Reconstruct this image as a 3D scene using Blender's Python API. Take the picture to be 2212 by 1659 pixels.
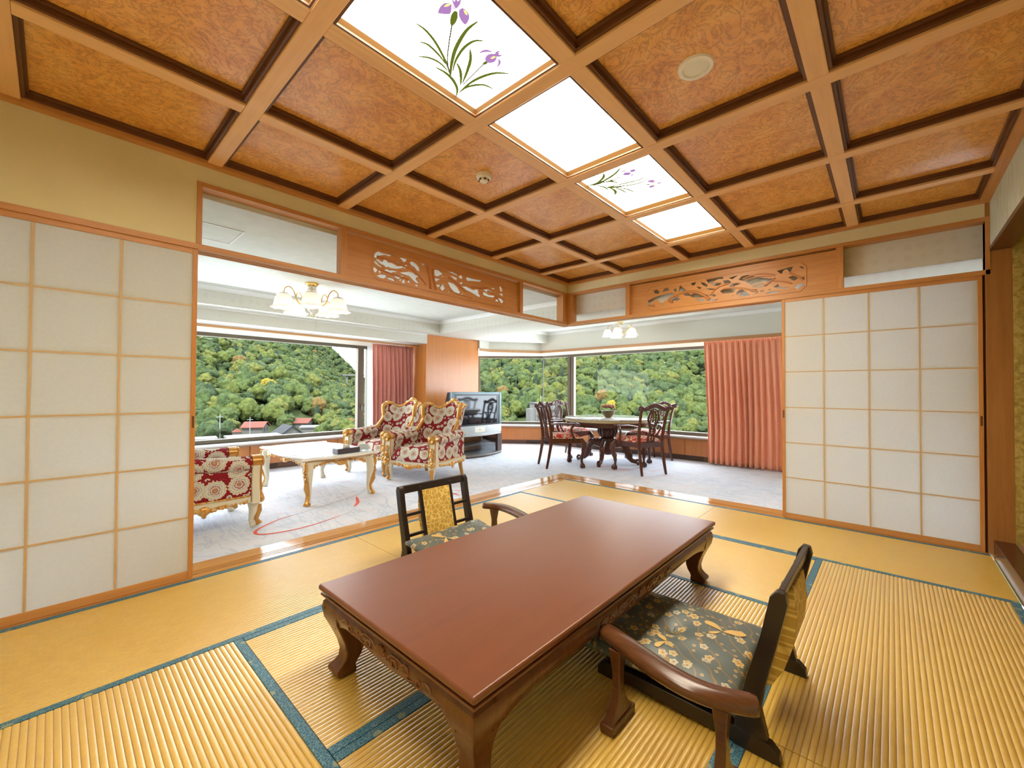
import bpy, bmesh, math, random
from mathutils import Vector, Matrix, geometry
for o in list(bpy.data.objects): bpy.data.objects.remove(o, do_unlink=True)
SC = bpy.context.scene; COL = SC.collection
PI = math.pi
# ------------------------------------------------------------------ camera
yaw, pit, rol, FPX = math.radians(42.28339), math.radians(0.85745), math.radians(0.318647), 900.887
CAMP = Vector((-4.42408, -3.07329, 1.13))
fw = Vector((math.cos(pit)*math.cos(yaw), math.cos(pit)*math.sin(yaw), math.sin(pit)))
rr = Vector((math.sin(yaw), -math.cos(yaw), 0)); uu = rr.cross(fw)
r2 = math.cos(rol)*rr + math.sin(rol)*uu; u2 = -math.sin(rol)*rr + math.cos(rol)*uu
cd = bpy.data.cameras.new('camera'); cam = bpy.data.objects.new('camera', cd); COL.objects.link(cam)
M = Matrix((r2, u2, -fw)).transposed().to_4x4(); M.translation = CAMP; cam.matrix_world = M
cd.sensor_width = 36; cd.lens = FPX/2212*36; cd.clip_start = 0.03; cd.clip_end = 3000
SC.camera = cam
# ------------------------------------------------------------------ sky, sun, exposure
SKY, SUN, PANEL, BULB, EXPO = 8.2, 8.6, 12.5, 1.0, 0.7
w = bpy.data.worlds.new('sky'); SC.world = w; w.use_nodes = True
nt = w.node_tree; bg = nt.nodes['Background']
tc = nt.nodes.new('ShaderNodeTexCoord'); nz = nt.nodes.new('ShaderNodeTexNoise'); nz.inputs['Scale'].default_value = 2.2
rmp = nt.nodes.new('ShaderNodeValToRGB'); rmp.color_ramp.elements[0].position = .35; rmp.color_ramp.elements[1].position = .65
rmp.color_ramp.elements[0].color = (.74, .86, 1, 1); rmp.color_ramp.elements[1].color = (.97, .98, 1, 1)
nt.links.new(tc.outputs['Generated'], nz.inputs['Vector']); nt.links.new(nz.outputs['Fac'], rmp.inputs[0]); nt.links.new(rmp.outputs[0], bg.inputs[0])
bg.inputs['Strength'].default_value = SKY
sl = bpy.data.lights.new('sun', 'SUN'); so = bpy.data.objects.new('sun', sl); COL.objects.link(so)
sl.energy = SUN; sl.angle = .03; sl.color = (1, .95, .85)
so.rotation_euler = Vector((.62, .38, -.85)).to_track_quat('-Z', 'Y').to_euler(); so.location = (-30, -30, 60)
vs = SC.view_settings; vs.view_transform = 'Standard'; vs.look = 'None'; vs.exposure = EXPO; vs.gamma = 1; vs.use_curve_mapping = False

# ------------------------------------------------------------------ mesh helpers
class MB:
    def __init__(s): s.v = []; s.f = []
    def add(s, vs, fs):
        n = len(s.v); s.v += [tuple(p) for p in vs]; s.f += [tuple(i+n for i in f) for f in fs]; return s
    def box(s, x0, x1, y0, y1, z0, z1):
        return s.add([(x0,y0,z0),(x1,y0,z0),(x1,y1,z0),(x0,y1,z0),(x0,y0,z1),(x1,y0,z1),(x1,y1,z1),(x0,y1,z1)],
                     [(0,3,2,1),(4,5,6,7),(0,1,5,4),(1,2,6,5),(2,3,7,6),(3,0,4,7)])
    def loft(s, rings, closed=True, caps=True):
        n = len(rings[0]); V = [p for r in rings for p in r]; F = []
        for i in range(len(rings)-1):
            for j in range(n if closed else n-1):
                a, b = i*n+j, i*n+(j+1) % n; F.append((a, b, b+n, a+n))
        if caps: F.append(tuple(reversed(range(n)))); F.append(tuple(range(len(V)-n, len(V))))
        return s.add(V, F)
    def tube(s, pts, rad, seg=8, flat=None, caps=True, up=(0,0,1)):
        P = [Vector(p) for p in pts]; n = len(P)
        R = rad if isinstance(rad, (list, tuple)) else [rad]*n
        rings = []; N = None
        for i in range(n):
            T = (P[min(i+1,n-1)]-P[max(i-1,0)]).normalized()
            if N is None:
                N = Vector(up); N = N - T*N.dot(T)
                if N.length < 1e-3: N = Vector((1,0,0)); N = N - T*N.dot(T)
            else: N = N - T*N.dot(T)
            N.normalize(); B = T.cross(N)
            a, b = (R[i], R[i]) if flat is None else (R[i]*flat[0], R[i]*flat[1])
            rings.append([P[i]+N*(a*math.cos(t))+B*(b*math.sin(t)) for t in [2*PI*k/seg for k in range(seg)]])
        return s.loft(rings, True, caps)
    def lathe(s, prof, seg=20, c=(0,0,0), caps=True):
        return s.loft([[(c[0]+r*math.cos(t), c[1]+r*math.sin(t), c[2]+z) for t in [2*PI*k/seg for k in range(seg)]] for r, z in prof], True, caps)
    def prism(s, poly, d0, d1, fn):
        n = len(poly)
        return s.add([fn(u, v, d0) for u, v in poly]+[fn(u, v, d1) for u, v in poly],
                     [tuple(range(n)), tuple(range(2*n-1, n-1, -1))]+[(i, (i+1) % n, (i+1) % n+n, i+n) for i in range(n)])
    def ell(s, c, r, seg=10, rings=6):
        pr = [(math.sin(PI*i/rings), -math.cos(PI*i/rings)) for i in range(1, rings)]
        V = [(c[0], c[1], c[2]-r[2])]
        for a, b in pr: V += [(c[0]+r[0]*a*math.cos(2*PI*k/seg), c[1]+r[1]*a*math.sin(2*PI*k/seg), c[2]+r[2]*b) for k in range(seg)]
        V.append((c[0], c[1], c[2]+r[2])); m = len(pr); F = []
        for k in range(seg):
            F.append((0, 1+(k+1) % seg, 1+k)); F.append((len(V)-1, 1+(m-1)*seg+k, 1+(m-1)*seg+(k+1) % seg))
            for i in range(m-1):
                a, b = 1+i*seg+k, 1+i*seg+(k+1) % seg; F.append((a, b, b+seg, a+seg))
        return s.add(V, F)
    def grid(s, nu, nv, fn):
        V = [fn(i/nu, j/nv) for j in range(nv+1) for i in range(nu+1)]
        return s.add(V, [(j*(nu+1)+i, j*(nu+1)+i+1, (j+1)*(nu+1)+i+1, (j+1)*(nu+1)+i) for j in range(nv) for i in range(nu)])
    def xf(s, m, start=0):
        s.v[start:] = [tuple(m @ Vector(p)) for p in s.v[start:]]; return s
    def mark(s): return len(s.v)
    def build(s, name, mat, parent=None, bevel=0, ang=.65, smooth=True, seg=2, sub=0, fixn=True):
        me = bpy.data.meshes.new(name); me.from_pydata(s.v, [], s.f); me.validate()
        if fixn:
            b = bmesh.new(); b.from_mesh(me); bmesh.ops.recalc_face_normals(b, faces=b.faces); b.to_mesh(me); b.free()
        me.materials.append(mat)
        if smooth:
            me.polygons.foreach_set('use_smooth', [True]*len(me.polygons)); me.set_sharp_from_angle(angle=ang)
        o = bpy.data.objects.new(name, me); COL.objects.link(o)
        if parent: o.parent = parent
        if bevel:
            m = o.modifiers.new('bevel', 'BEVEL'); m.width = bevel; m.segments = seg; m.limit_method = 'ANGLE'; m.angle_limit = .6; m.harden_normals = True
        if sub:
            m = o.modifiers.new('sub', 'SUBSURF'); m.levels = sub; m.render_levels = sub
        return o
def tag(o, label, cat, group=None):
    o['label'] = label; o['category'] = cat
    if group: o['group'] = group
    return o
def struct(o, label=None, cat=None):
    o['kind'] = 'structure'
    if label: o['label'] = label
    if cat: o['category'] = cat
    return o
def thing(name, label, cat, loc=(0,0,0), rz=0, group=None):
    o = bpy.data.objects.new(name, None); COL.objects.link(o); o.empty_display_size = .1
    o.location = loc; o.rotation_euler = (0, 0, rz)
    return tag(o, label, cat, group)
def copy_tree(o, loc=None, rz=None, label=None, parent=None):
    c = o.copy(); COL.objects.link(c); c.parent = parent
    if loc is not None: c.location = loc
    if rz is not None: c.rotation_euler = (0, 0, rz)
    if label: c['label'] = label
    for ch in [k for k in bpy.data.objects if k.parent == o]: copy_tree(ch, parent=c)
    return c
def box(name, mat, b, parent=None, bevel=.002): return MB().box(*b).build(name, mat, parent, bevel)
def bez(pts, n=8):
    # Catmull-Rom through points
    P = [Vector(p) for p in pts]; out = []
    for i in range(len(P)-1):
        p0, p1, p2, p3 = P[max(i-1,0)], P[i], P[i+1], P[min(i+2,len(P)-1)]
        for k in range(n):
            t = k/n; out.append(.5*((2*p1)+(p2-p0)*t+(2*p0-5*p1+4*p2-p3)*t*t+(3*p1-p0-3*p2+p3)*t**3))
    out.append(P[-1]); return out
def spiral(c, r0, r1, a0, a1, n=16):
    return [(c[0]+(r0+(r1-r0)*i/n)*math.cos(a0+(a1-a0)*i/n), c[1]+(r0+(r1-r0)*i/n)*math.sin(a0+(a1-a0)*i/n)) for i in range(n+1)]

# ------------------------------------------------------------------ materials
def mat(name, col=(.8,.8,.8), rough=.5, metal=0, spec=.5, **k):
    m = bpy.data.materials.new(name); m.use_nodes = True
    p = m.node_tree.nodes['Principled BSDF']
    p.inputs['Base Color'].default_value = (*col, 1); p.inputs['Roughness'].default_value = rough; p.inputs['Metallic'].default_value = metal
    p.inputs['Specular IOR Level'].default_value = spec
    for a, b in k.items(): p.inputs[a.replace('_', ' ')].default_value = b
    return m
class G:
    """small node-graph helper on a material"""
    def __init__(s, m): s.m = m; s.t = m.node_tree; s.p = s.t.nodes['Principled BSDF']
    def n(s, typ, **k):
        x = s.t.nodes.new('ShaderNode'+typ)
        for a, b in k.items(): setattr(x, a, b)
        return x
    def l(s, a, b): s.t.links.new(a, b)
    def co(s, scale=(1,1,1), out='Object', rot=(0,0,0), loc=(0,0,0)):
        t = s.n('TexCoord'); mp = s.n('Mapping'); mp.inputs['Scale'].default_value = scale; mp.inputs['Rotation'].default_value = rot; mp.inputs['Location'].default_value = loc
        s.l(t.outputs[out], mp.inputs['Vector']); return mp.outputs[0]
    def noise(s, v, scale, det=4, rough=.5, dist=0, out='Fac'):
        x = s.n('TexNoise'); s.l(v, x.inputs['Vector']); x.inputs['Scale'].default_value = scale; x.inputs['Detail'].default_value = det
        x.inputs['Roughness'].default_value = rough; x.inputs['Distortion'].default_value = dist; return x.outputs[out]
    def ramp(s, f, stops, interp='LINEAR'):
        r = s.n('ValToRGB'); r.color_ramp.interpolation = interp; e = r.color_ramp.elements
        while len(e) < len(stops): e.new(.5)
        for i, (p, c) in enumerate(stops): e[i].position = p; e[i].color = (*c, 1) if len(c) == 3 else c
        s.l(f, r.inputs[0]); return r.outputs[0]
    def mix(s, f, a, b, mode='MIX'):
        x = s.n('Mix'); x.data_type = 'RGBA'; x.blend_type = mode
        for v, i in ((f, 0), (a, 6), (b, 7)):
            if hasattr(v, 'is_linked'): s.l(v, x.inputs[i])
            else: x.inputs[i].default_value = v if i == 0 else ((*v, 1) if len(v) == 3 else v)
        return x.outputs[2]
    def math(s, op, a, b=0, c=0):
        x = s.n('Math'); x.operation = op
        for i, v in enumerate((a, b, c)):
            if hasattr(v, 'is_linked'): s.l(v, x.inputs[i])
            else: x.inputs[i].default_value = v
        return x.outputs[0]
    def bump(s, h, st=.3, d=.01):
        b = s.n('Bump'); b.inputs['Strength'].default_value = st; b.inputs['Distance'].default_value = d; s.l(h, b.inputs['Height']); s.l(b.outputs[0], s.p.inputs['Normal']); return b
    def col(s, c): s.l(c, s.p.inputs['Base Color'])
def wood(name, light, dark, axis=0, rough=.35, scale=30, stretch=.06, spec=.5, bump=.08):
    m = mat(name, light, rough, spec=spec); g = G(m)
    sc = [1,1,1]; sc[axis] = stretch
    v = g.co(sc); a = g.noise(v, scale, 5, .6, .6); b = g.noise(v, scale*6, 3, .5, .2)
    f = g.math('ADD', g.math('MULTIPLY', a, .7), g.math('MULTIPLY', b, .3))
    g.col(g.ramp(f, [(.3, dark), (.62, light)])); g.bump(f, bump, .004); return m
# orange-brown joinery, one per grain direction
HL, HD = (.63,.30,.095), (.50,.215,.06)
W_X, W_Y, W_Z = [wood('joinery_wood_'+'xyz'[i], HL, HD, i, .38) for i in range(3)]
SILL = wood('sill_wood', (.62,.32,.10), (.52,.25,.07), 0, .13, bump=.01)
SILLY = wood('sill_wood_cross', (.62,.32,.10), (.52,.25,.07), 1, .13, bump=.01)
BEAM_X = wood('beam_wood_x', (.88,.55,.26), (.79,.46,.20), 0, .4); BEAM_Y = wood('beam_wood_y', (.88,.55,.26), (.79,.46,.20), 1, .4)
MOULD = mat('dark_moulding_wood', (.13,.045,.012), .45)
GROOVE = mat('groove_shade_jamb_wood', (.16,.06,.02), .6)  # dark jamb wood, also the painted shade in the sill grooves
def burl():
    m = mat('burl_veneer', (.5,.25,.09), .29, spec=.6); g = G(m); v = g.co((1,1,1))
    r = g.n('ObjectInfo'); off = g.n('VectorMath'); off.operation = 'ADD'
    cmb = g.n('CombineXYZ'); g.l(g.math('MULTIPLY', r.outputs['Random'], 37.), cmb.inputs[0]); g.l(g.math('MULTIPLY', r.outputs['Random'], 11.), cmb.inputs[1])
    g.l(v, off.inputs[0]); g.l(cmb.outputs[0], off.inputs[1]); v = off.outputs[0]
    a = g.noise(v, 3.2, 8, .62, 2.2); b = g.noise(v, 7, 7, .65, 3.4); c = g.noise(v, 26, 4, .6, 1.)
    big = g.ramp(a, [(.3, (.72,.30,.055)), (.5, (.90,.45,.09)), (.68, (.95,.56,.15))])
    vein = g.ramp(b, [(.45, (1,1,1)), (.5, (.5,.36,.26)), (.55, (1,1,1))])
    x = g.mix(.8, big, g.mix(1., big, vein, 'MULTIPLY')); x = g.mix(.22, x, g.ramp(c, [(.3, (.52,.23,.06)), (.7, (.86,.54,.24))]))
    g.col(x); g.bump(b, .12, .003); return m
BURL = burl()
def tatami_mat():
    m = mat('tatami_straw', (.6,.4,.1), .45, spec=.5, Coat_Weight=1., Coat_Roughness=.32, Coat_IOR=1.65); g = G(m); t = g.n('TexCoord'); v = t.outputs['UV']
    br = g.n('TexBrick'); g.l(v, br.inputs['Vector']); br.inputs['Scale'].default_value = 1; br.inputs['Brick Width'].default_value = .034; br.inputs['Row Height'].default_value = .0185
    br.inputs['Mortar Size'].default_value = .0011; br.inputs['Mortar Smooth'].default_value = .6
    br.inputs['Color1'].default_value = (.72,.485,.085,1); br.inputs['Color2'].default_value = (.69,.45,.07,1); br.inputs['Mortar'].default_value = (.62,.37,.07,1)
    mp = g.n('Mapping'); mp.inputs['Scale'].default_value = (900, 25, 1); g.l(v, mp.inputs[0]); n = g.noise(mp.outputs[0], 1, 2)
    n2 = g.noise(g.co((1,1,1)), 1.3, 4)
    c = g.mix(.12, br.outputs['Color'], g.ramp(n, [(.3, (.50,.28,.05)), (.7, (.86,.62,.2))]))
    c = g.mix(.25, c, g.ramp(n2, [(.35, (.66,.38,.05)), (.65, (.76,.52,.12))]))
    su = g.n('SeparateXYZ'); g.l(v, su.inputs[0]); fr = g.math('FRACT', g.math('DIVIDE', su.outputs[1], .0185)); valley_shade = g.math('ABSOLUTE', g.math('SUBTRACT', fr, .5)); c = g.mix(1., c, g.ramp(valley_shade, [(.36, (1,1,1)), (.5, (.74,.70,.62))]), 'MULTIPLY')  # crease shade between the ridges is painted into the straw colour
    g.col(c); g.bump(br.outputs['Fac'], -.1, .001); return m
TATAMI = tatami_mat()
def border_mat():
    m = mat('tatami_border_cloth', (.03,.14,.19), .55); g = G(m); v = g.co((1,1,1))
    vo = g.n('TexVoronoi'); vo.feature = 'DISTANCE_TO_EDGE'; g.l(v, vo.inputs['Vector']); vo.inputs['Scale'].default_value = 90
    f = g.ramp(vo.outputs['Distance'], [(.02, (.16,.30,.34)), (.09, (.020,.115,.20))])
    v2 = g.n('TexVoronoi'); g.l(v, v2.inputs['Vector']); v2.inputs['Scale'].default_value = 13
    k = g.math('LESS_THAN', v2.outputs['Distance'], .2)
    g.col(g.mix(g.math('MULTIPLY', k, .65), f, (.34,.38,.22))); return m
BORDER = border_mat()
def plaster(name, a, b, scale=3, rough=.8):
    m = mat(name, a, rough, spec=.25); g = G(m); v = g.co((1,1,1)); n = g.noise(v, scale, 5, .6); n2 = g.noise(v, 160, 2)
    g.col(g.ramp(n, [(.35, a), (.65, b)])); g.bump(n2, .08, .002); return m
BEIGE = plaster('beige_washi_wallpaper', (.76,.69,.41), (.82,.75,.46), 2.5)
def damask(name, a, b):
    m = mat(name, a, .75, spec=.3); g = G(m); v = g.co((1,1,1)); vo = g.n('TexVoronoi'); g.l(v, vo.inputs['Vector']); vo.inputs['Scale'].default_value = 11; vo.inputs['Randomness'].default_value = .25
    n = g.noise(v, 30, 3); f = g.math('ADD', vo.outputs['Distance'], g.math('MULTIPLY', n, .35)); g.col(g.ramp(f, [(.42, a), (.5, b)])); return m
LWALL = damask('cream_damask_wallpaper', (.66,.65,.56), (.70,.69,.61))
LCEIL = plaster('white_ceiling_paper', (.66,.69,.63), (.71,.74,.68), 9)
def gold_wall():
    m = mat('gold_leaf_wallpaper', (.4,.3,.06), .5); g = G(m); v = g.co((1,1,1)); n = g.noise(v, 22, 6, .7, .8); g.col(g.ramp(n, [(.3, (.20,.15,.03)), (.5, (.42,.31,.07)), (.7, (.60,.47,.16))])); return m
GOLDW = gold_wall()
def toko_wall():
    m = mat('pale_green_wallpaper', (.5,.56,.46), .7); g = G(m); v = g.co((22,22,4)); n = g.noise(v, 1.2, 3); g.col(g.ramp(n, [(.5, (.62,.67,.56)), (.66, (.52,.55,.38))])); return m
TOKOW = toko_wall()
LACQ = mat('dark_red_lacquer', (.075,.022,.012), .22)
BROCADE = plaster('toko_brocade', (.30,.16,.11), (.48,.31,.2), 60)
def paper():
    m = bpy.data.materials.new('shoji_paper'); m.use_nodes = True; t = m.node_tree; t.nodes.clear()
    o = t.nodes.new('ShaderNodeOutputMaterial'); d = t.nodes.new('ShaderNodeBsdfDiffuse'); tr = t.nodes.new('ShaderNodeBsdfTranslucent'); mx = t.nodes.new('ShaderNodeMixShader')
    tc = t.nodes.new('ShaderNodeTexCoord'); n = t.nodes.new('ShaderNodeTexNoise'); n.inputs['Scale'].default_value = 60; n.inputs['Detail'].default_value = 5
    r = t.nodes.new('ShaderNodeValToRGB'); r.color_ramp.elements[0].color = (.80,.67,.40,1); r.color_ramp.elements[1].color = (.86,.75,.50,1); r.color_ramp.elements[0].position = .3; r.color_ramp.elements[1].position = .7
    t.links.new(tc.outputs['Object'], n.inputs['Vector']); t.links.new(n.outputs['Fac'], r.inputs[0]); t.links.new(r.outputs[0], d.inputs[0]); tr.inputs[0].default_value = (.82,.90,.98,1)
    mx.inputs[0].default_value = .6; t.links.new(d.outputs[0], mx.inputs[1]); t.links.new(tr.outputs[0], mx.inputs[2]); t.links.new(mx.outputs[0], o.inputs[0]); return m
PAPER = paper()
KUM = mat('kumiko_wood', (.64,.44,.23), .6)
FRAMEW = wood('shoji_frame_wood', (.60,.27,.07), (.50,.2,.05), 2, .4)
def emis(name, col, st):
    m = bpy.data.materials.new(name); m.use_nodes = True; t = m.node_tree; t.nodes.clear()
    o = t.nodes.new('ShaderNodeOutputMaterial'); e = t.nodes.new('ShaderNodeEmission'); e.inputs[0].default_value = (*col, 1); e.inputs[1].default_value = st; t.links.new(e.outputs[0], o.inputs[0]); return m
def glass(name='window_glass', gl=.09, tint=(.97,.985,.98)):
    m = bpy.data.materials.new(name); m.use_nodes = True; t = m.node_tree; t.nodes.clear()
    o = t.nodes.new('ShaderNodeOutputMaterial'); a = t.nodes.new('ShaderNodeBsdfTransparent'); a.inputs[0].default_value = (*tint, 1)
    b = t.nodes.new('ShaderNodeBsdfGlossy'); b.inputs['Roughness'].default_value = .02; f = t.nodes.new('ShaderNodeFresnel'); f.inputs[0].default_value = 1.45
    mt = t.nodes.new('ShaderNodeMath'); mt.operation = 'MULTIPLY'; mt.inputs[1].default_value = .2; t.links.new(f.outputs[0], mt.inputs[0])
    mx = t.nodes.new('ShaderNodeMixShader'); t.links.new(mt.outputs[0], mx.inputs[0]); t.links.new(a.outputs[0], mx.inputs[1]); t.links.new(b.outputs[0], mx.inputs[2]); t.links.new(mx.outputs[0], o.inputs[0]); return m
GLASS = glass()
ALU = mat('bronze_anodised_frame', (.115,.098,.07), .4, .4)
WHITEP = mat('white_plastic', (.88,.86,.78), .4)
# ================================================================== TATAMI ROOM
XMIN, YMIN = -5.17, -3.595
H1, H2, R1, R2, ZT = 1.968, 2.0, 2.35, 2.377, 2.475
floor = struct(box('floor', mat('subfloor', (.3,.22,.12), .8), (XMIN, 0.02, YMIN, 0.02, -.08, -.035), None, 0))
PITCH = .0185
def make_tatami(x0, x1, y0, y1, ax):
    # ridged woven top as geometry, ridges run along the long side; cloth border on both long sides
    a0, a1, b0, b1 = (x0, x1, y0, y1) if ax == 0 else (y0, y1, x0, x1)
    a0 += .0015; a1 -= .0015; b0 += .001; b1 -= .001; bw = .034
    P = (lambda a, b, z: (a, b, z)) if ax == 0 else (lambda a, b, z: (b, a, z))
    n = max(2, round((b1-b0-2*bw)/PITCH)); prof = [(b0+.001, -.04), (b0+.001, -.004)]
    uvv = [0, 0]
    for i in range(n):
        for k, h in ((0, -.0030), (.12, -.0006), (.5, 0), (.88, -.0006)):
            prof.append((b0+bw+(i+k)*(b1-b0-2*bw)/n, h)); uvv.append((i+k)*PITCH)
    prof += [(b1-bw, -.003), (b1-.001, -.004), (b1-.001, -.04)]; uvv += [n*PITCH]*3
    V = [P(a, b, z) for a in (a0, a1) for b, z in prof]; m = len(prof)
    F = [(j, j+1, m+j+1, m+j) for j in range(m-1)]+[tuple(range(m)), tuple(range(2*m-1, m-1, -1))]
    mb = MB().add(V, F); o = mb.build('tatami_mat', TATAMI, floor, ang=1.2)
    me = o.data; uv = me.uv_layers.new(name='UVMap')
    for lp in me.loops:
        i = lp.vertex_index; uv.data[lp.index].uv = ((a1-a0) if i >= m else 0, uvv[i % m])
    for s in (0, 1):
        c0, c1 = (b0, b0+bw) if s == 0 else (b1-bw, b1)
        q = MB(); q.box(*((a0, a1, c0, c1) if ax == 0 else (c0, c1, a0, a1)), -.02, .0012); q.build('mat_border', BORDER, o, .001)
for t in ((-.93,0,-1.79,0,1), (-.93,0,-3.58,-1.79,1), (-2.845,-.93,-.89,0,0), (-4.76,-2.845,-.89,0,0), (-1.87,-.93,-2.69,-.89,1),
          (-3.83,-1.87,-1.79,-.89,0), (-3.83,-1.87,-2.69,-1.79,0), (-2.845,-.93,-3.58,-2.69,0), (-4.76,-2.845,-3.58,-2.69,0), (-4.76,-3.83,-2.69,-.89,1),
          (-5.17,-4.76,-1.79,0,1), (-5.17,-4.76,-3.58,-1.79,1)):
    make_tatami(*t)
# ---- sliding-door sills (shikii) and head rails (kamoi), grooves are real
SD = .26
def rail(name, mat_, pts, a0, a1, ax):
    q = MB(); q.prism(pts, a0, a1, (lambda u, v, d: (d, u, v)) if ax == 0 else (lambda u, v, d: (u, d, v))); return q.build(name, mat_, None, smooth=False)
def grooved(z, dz, dirn):     # profile across the wall thickness, three grooves
    gs = [(.046, .060), (.074, .088), (.102, .116)]; p = [(0, z)]
    for a, b in gs: p += [(a, z), (a, z+dirn*.006), (b, z+dirn*.006), (b, z)]
    return p
sp = grooved(.003, 0, -1)+[(SD, .003), (SD, -.05), (0, -.05)]
s1 = struct(rail('trim_1', SILL, sp, XMIN, 0.0, 0)); s2 = struct(rail('trim_2', SILLY, sp, YMIN, 0.0, 1))
cs = MB(); cs.box(0, SD, 0, SD, -.05, .003); struct(cs.build('trim_3', SILL))
for ga, gb in ((.046, .060), (.074, .088), (.102, .116)):  # added dark strips stand in for the shadow inside the sill grooves
    box('groove_shade_strip', GROOVE, (XMIN, 0, ga, gb, -.006, -.0022), s1, 0); box('groove_shade_strip', GROOVE, (ga, gb, YMIN, 0, -.006, -.0022), s2, 0)
kp = grooved(H1, 0, 1)+[(.13, H1), (.13, H2), (0, H2)]
struct(rail('trim_4', W_X, kp, XMIN, .11, 0)); struct(rail('trim_5', W_Y, kp, YMIN, .0, 1))
# upper rails with transom frames
struct(box('trim_6', W_X, (-3.861, .11, -.004, .10, R1, R2))); struct(box('trim_7', W_Y, (-.004, .10, YMIN, -.004, R1, R2)))
# walls
wl = MB(); wl.box(XMIN, .1, 0.004, .1, R2, 2.62); wl.box(XMIN, -3.861, .004, .1, H2, R2); struct(wl.build('wall_left', BEIGE, smooth=False))
wr = MB(); wr.box(.004, .1, YMIN-.1, .0, R2, 2.62); struct(wr.build('wall_right', BEIGE, smooth=False))
# transom posts
def post(name, b, m=W_Z): return struct(box(name, m, b))
post('trim_8', (-3.861, -3.834, -.004, .10, H2, R1)); post('trim_9', (-2.975, -2.925, .0, .075, H2, R1)); post('trim_10', (-.916, -.866, .0, .075, H2, R1))
cp = MB(); cp.box(-.09, .10, 0, .10, H2, R1); cp.box(0, .10, -.077, 0, H2, R1); struct(cp.build('trim_11', W_Z, bevel=.002))
post('trim_12', (0, .075, -.863, -.811, H2, R1)); post('trim_13', (0, .075, -2.784, -2.735, H2, R1)); post('trim_14', (-.004, .10, -3.595, -3.571, H2, R1))
# ---- carved transom boards (openwork traced as holes through the board)
def carve(name, holes, a0, a1, ax, label):
    z0, z1 = H2, R1-.012; t0, t1 = .03, .042
    hs = []
    for h in holes:
        cu, cv = sum(p[0] for p in h)/len(h), sum(p[1] for p in h)/len(h); k = 1.07 if len(h) < 9 else 1.03; hs.append([((cu+(u-cu)*k)/1000, (cv+(v-cv)*k)/1000) for u, v in h])
    outer = [(a0, z0), (a1, z0), (a1, z1), (a0, z1)]
    loops = [[Vector((u, v, 0)) for u, v in outer]]+[[Vector((u, v, 0)) for u, v in h] for h in hs]
    tri = geometry.tessellate_polygon(loops); flat = [p for l in loops for p in l]
    P = (lambda u, v, d: (u, d, v)) if ax == 0 else (lambda u, v, d: (d, u, v))
    n = len(flat); q = MB(); F = [tuple(t) for t in tri]+[tuple(i+n for i in reversed(t)) for t in tri]; k = 0
    for l in loops:
        m = len(l); F += [(k+i, k+(i+1) % m, k+(i+1) % m+n, k+i+n) for i in range(m)]; k += m
    q.add([P(p.x, p.y, t0) for p in flat]+[P(p.x, p.y, t1) for p in flat], F)
    root = thing(name, label, 'carved transom')
    q.build('board', [W_X, W_Y][ax], root, smooth=False)
    us = [u for h in hs for u, _ in h]; vs_ = [v for h in hs for _, v in h]; b0, b1, c0, c1 = min(us)-.012, max(us)+.012, min(vs_)-.012, max(vs_)+.012; cc = .045
    ring = [(b0+cc, c0), (b1-cc, c0), (b1, c0+cc), (b1, c1-cc), (b1-cc, c1), (b0+cc, c1), (b0, c1-cc), (b0, c0+cc)]
    r = MB()
    for i in range(8): r.tube([P(*ring[i], t0), P(*ring[(i+1) % 8], t0)], .005, 6)
    r.build('rim', [W_X, W_Y][ax], root)
    return root, P, t0
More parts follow.
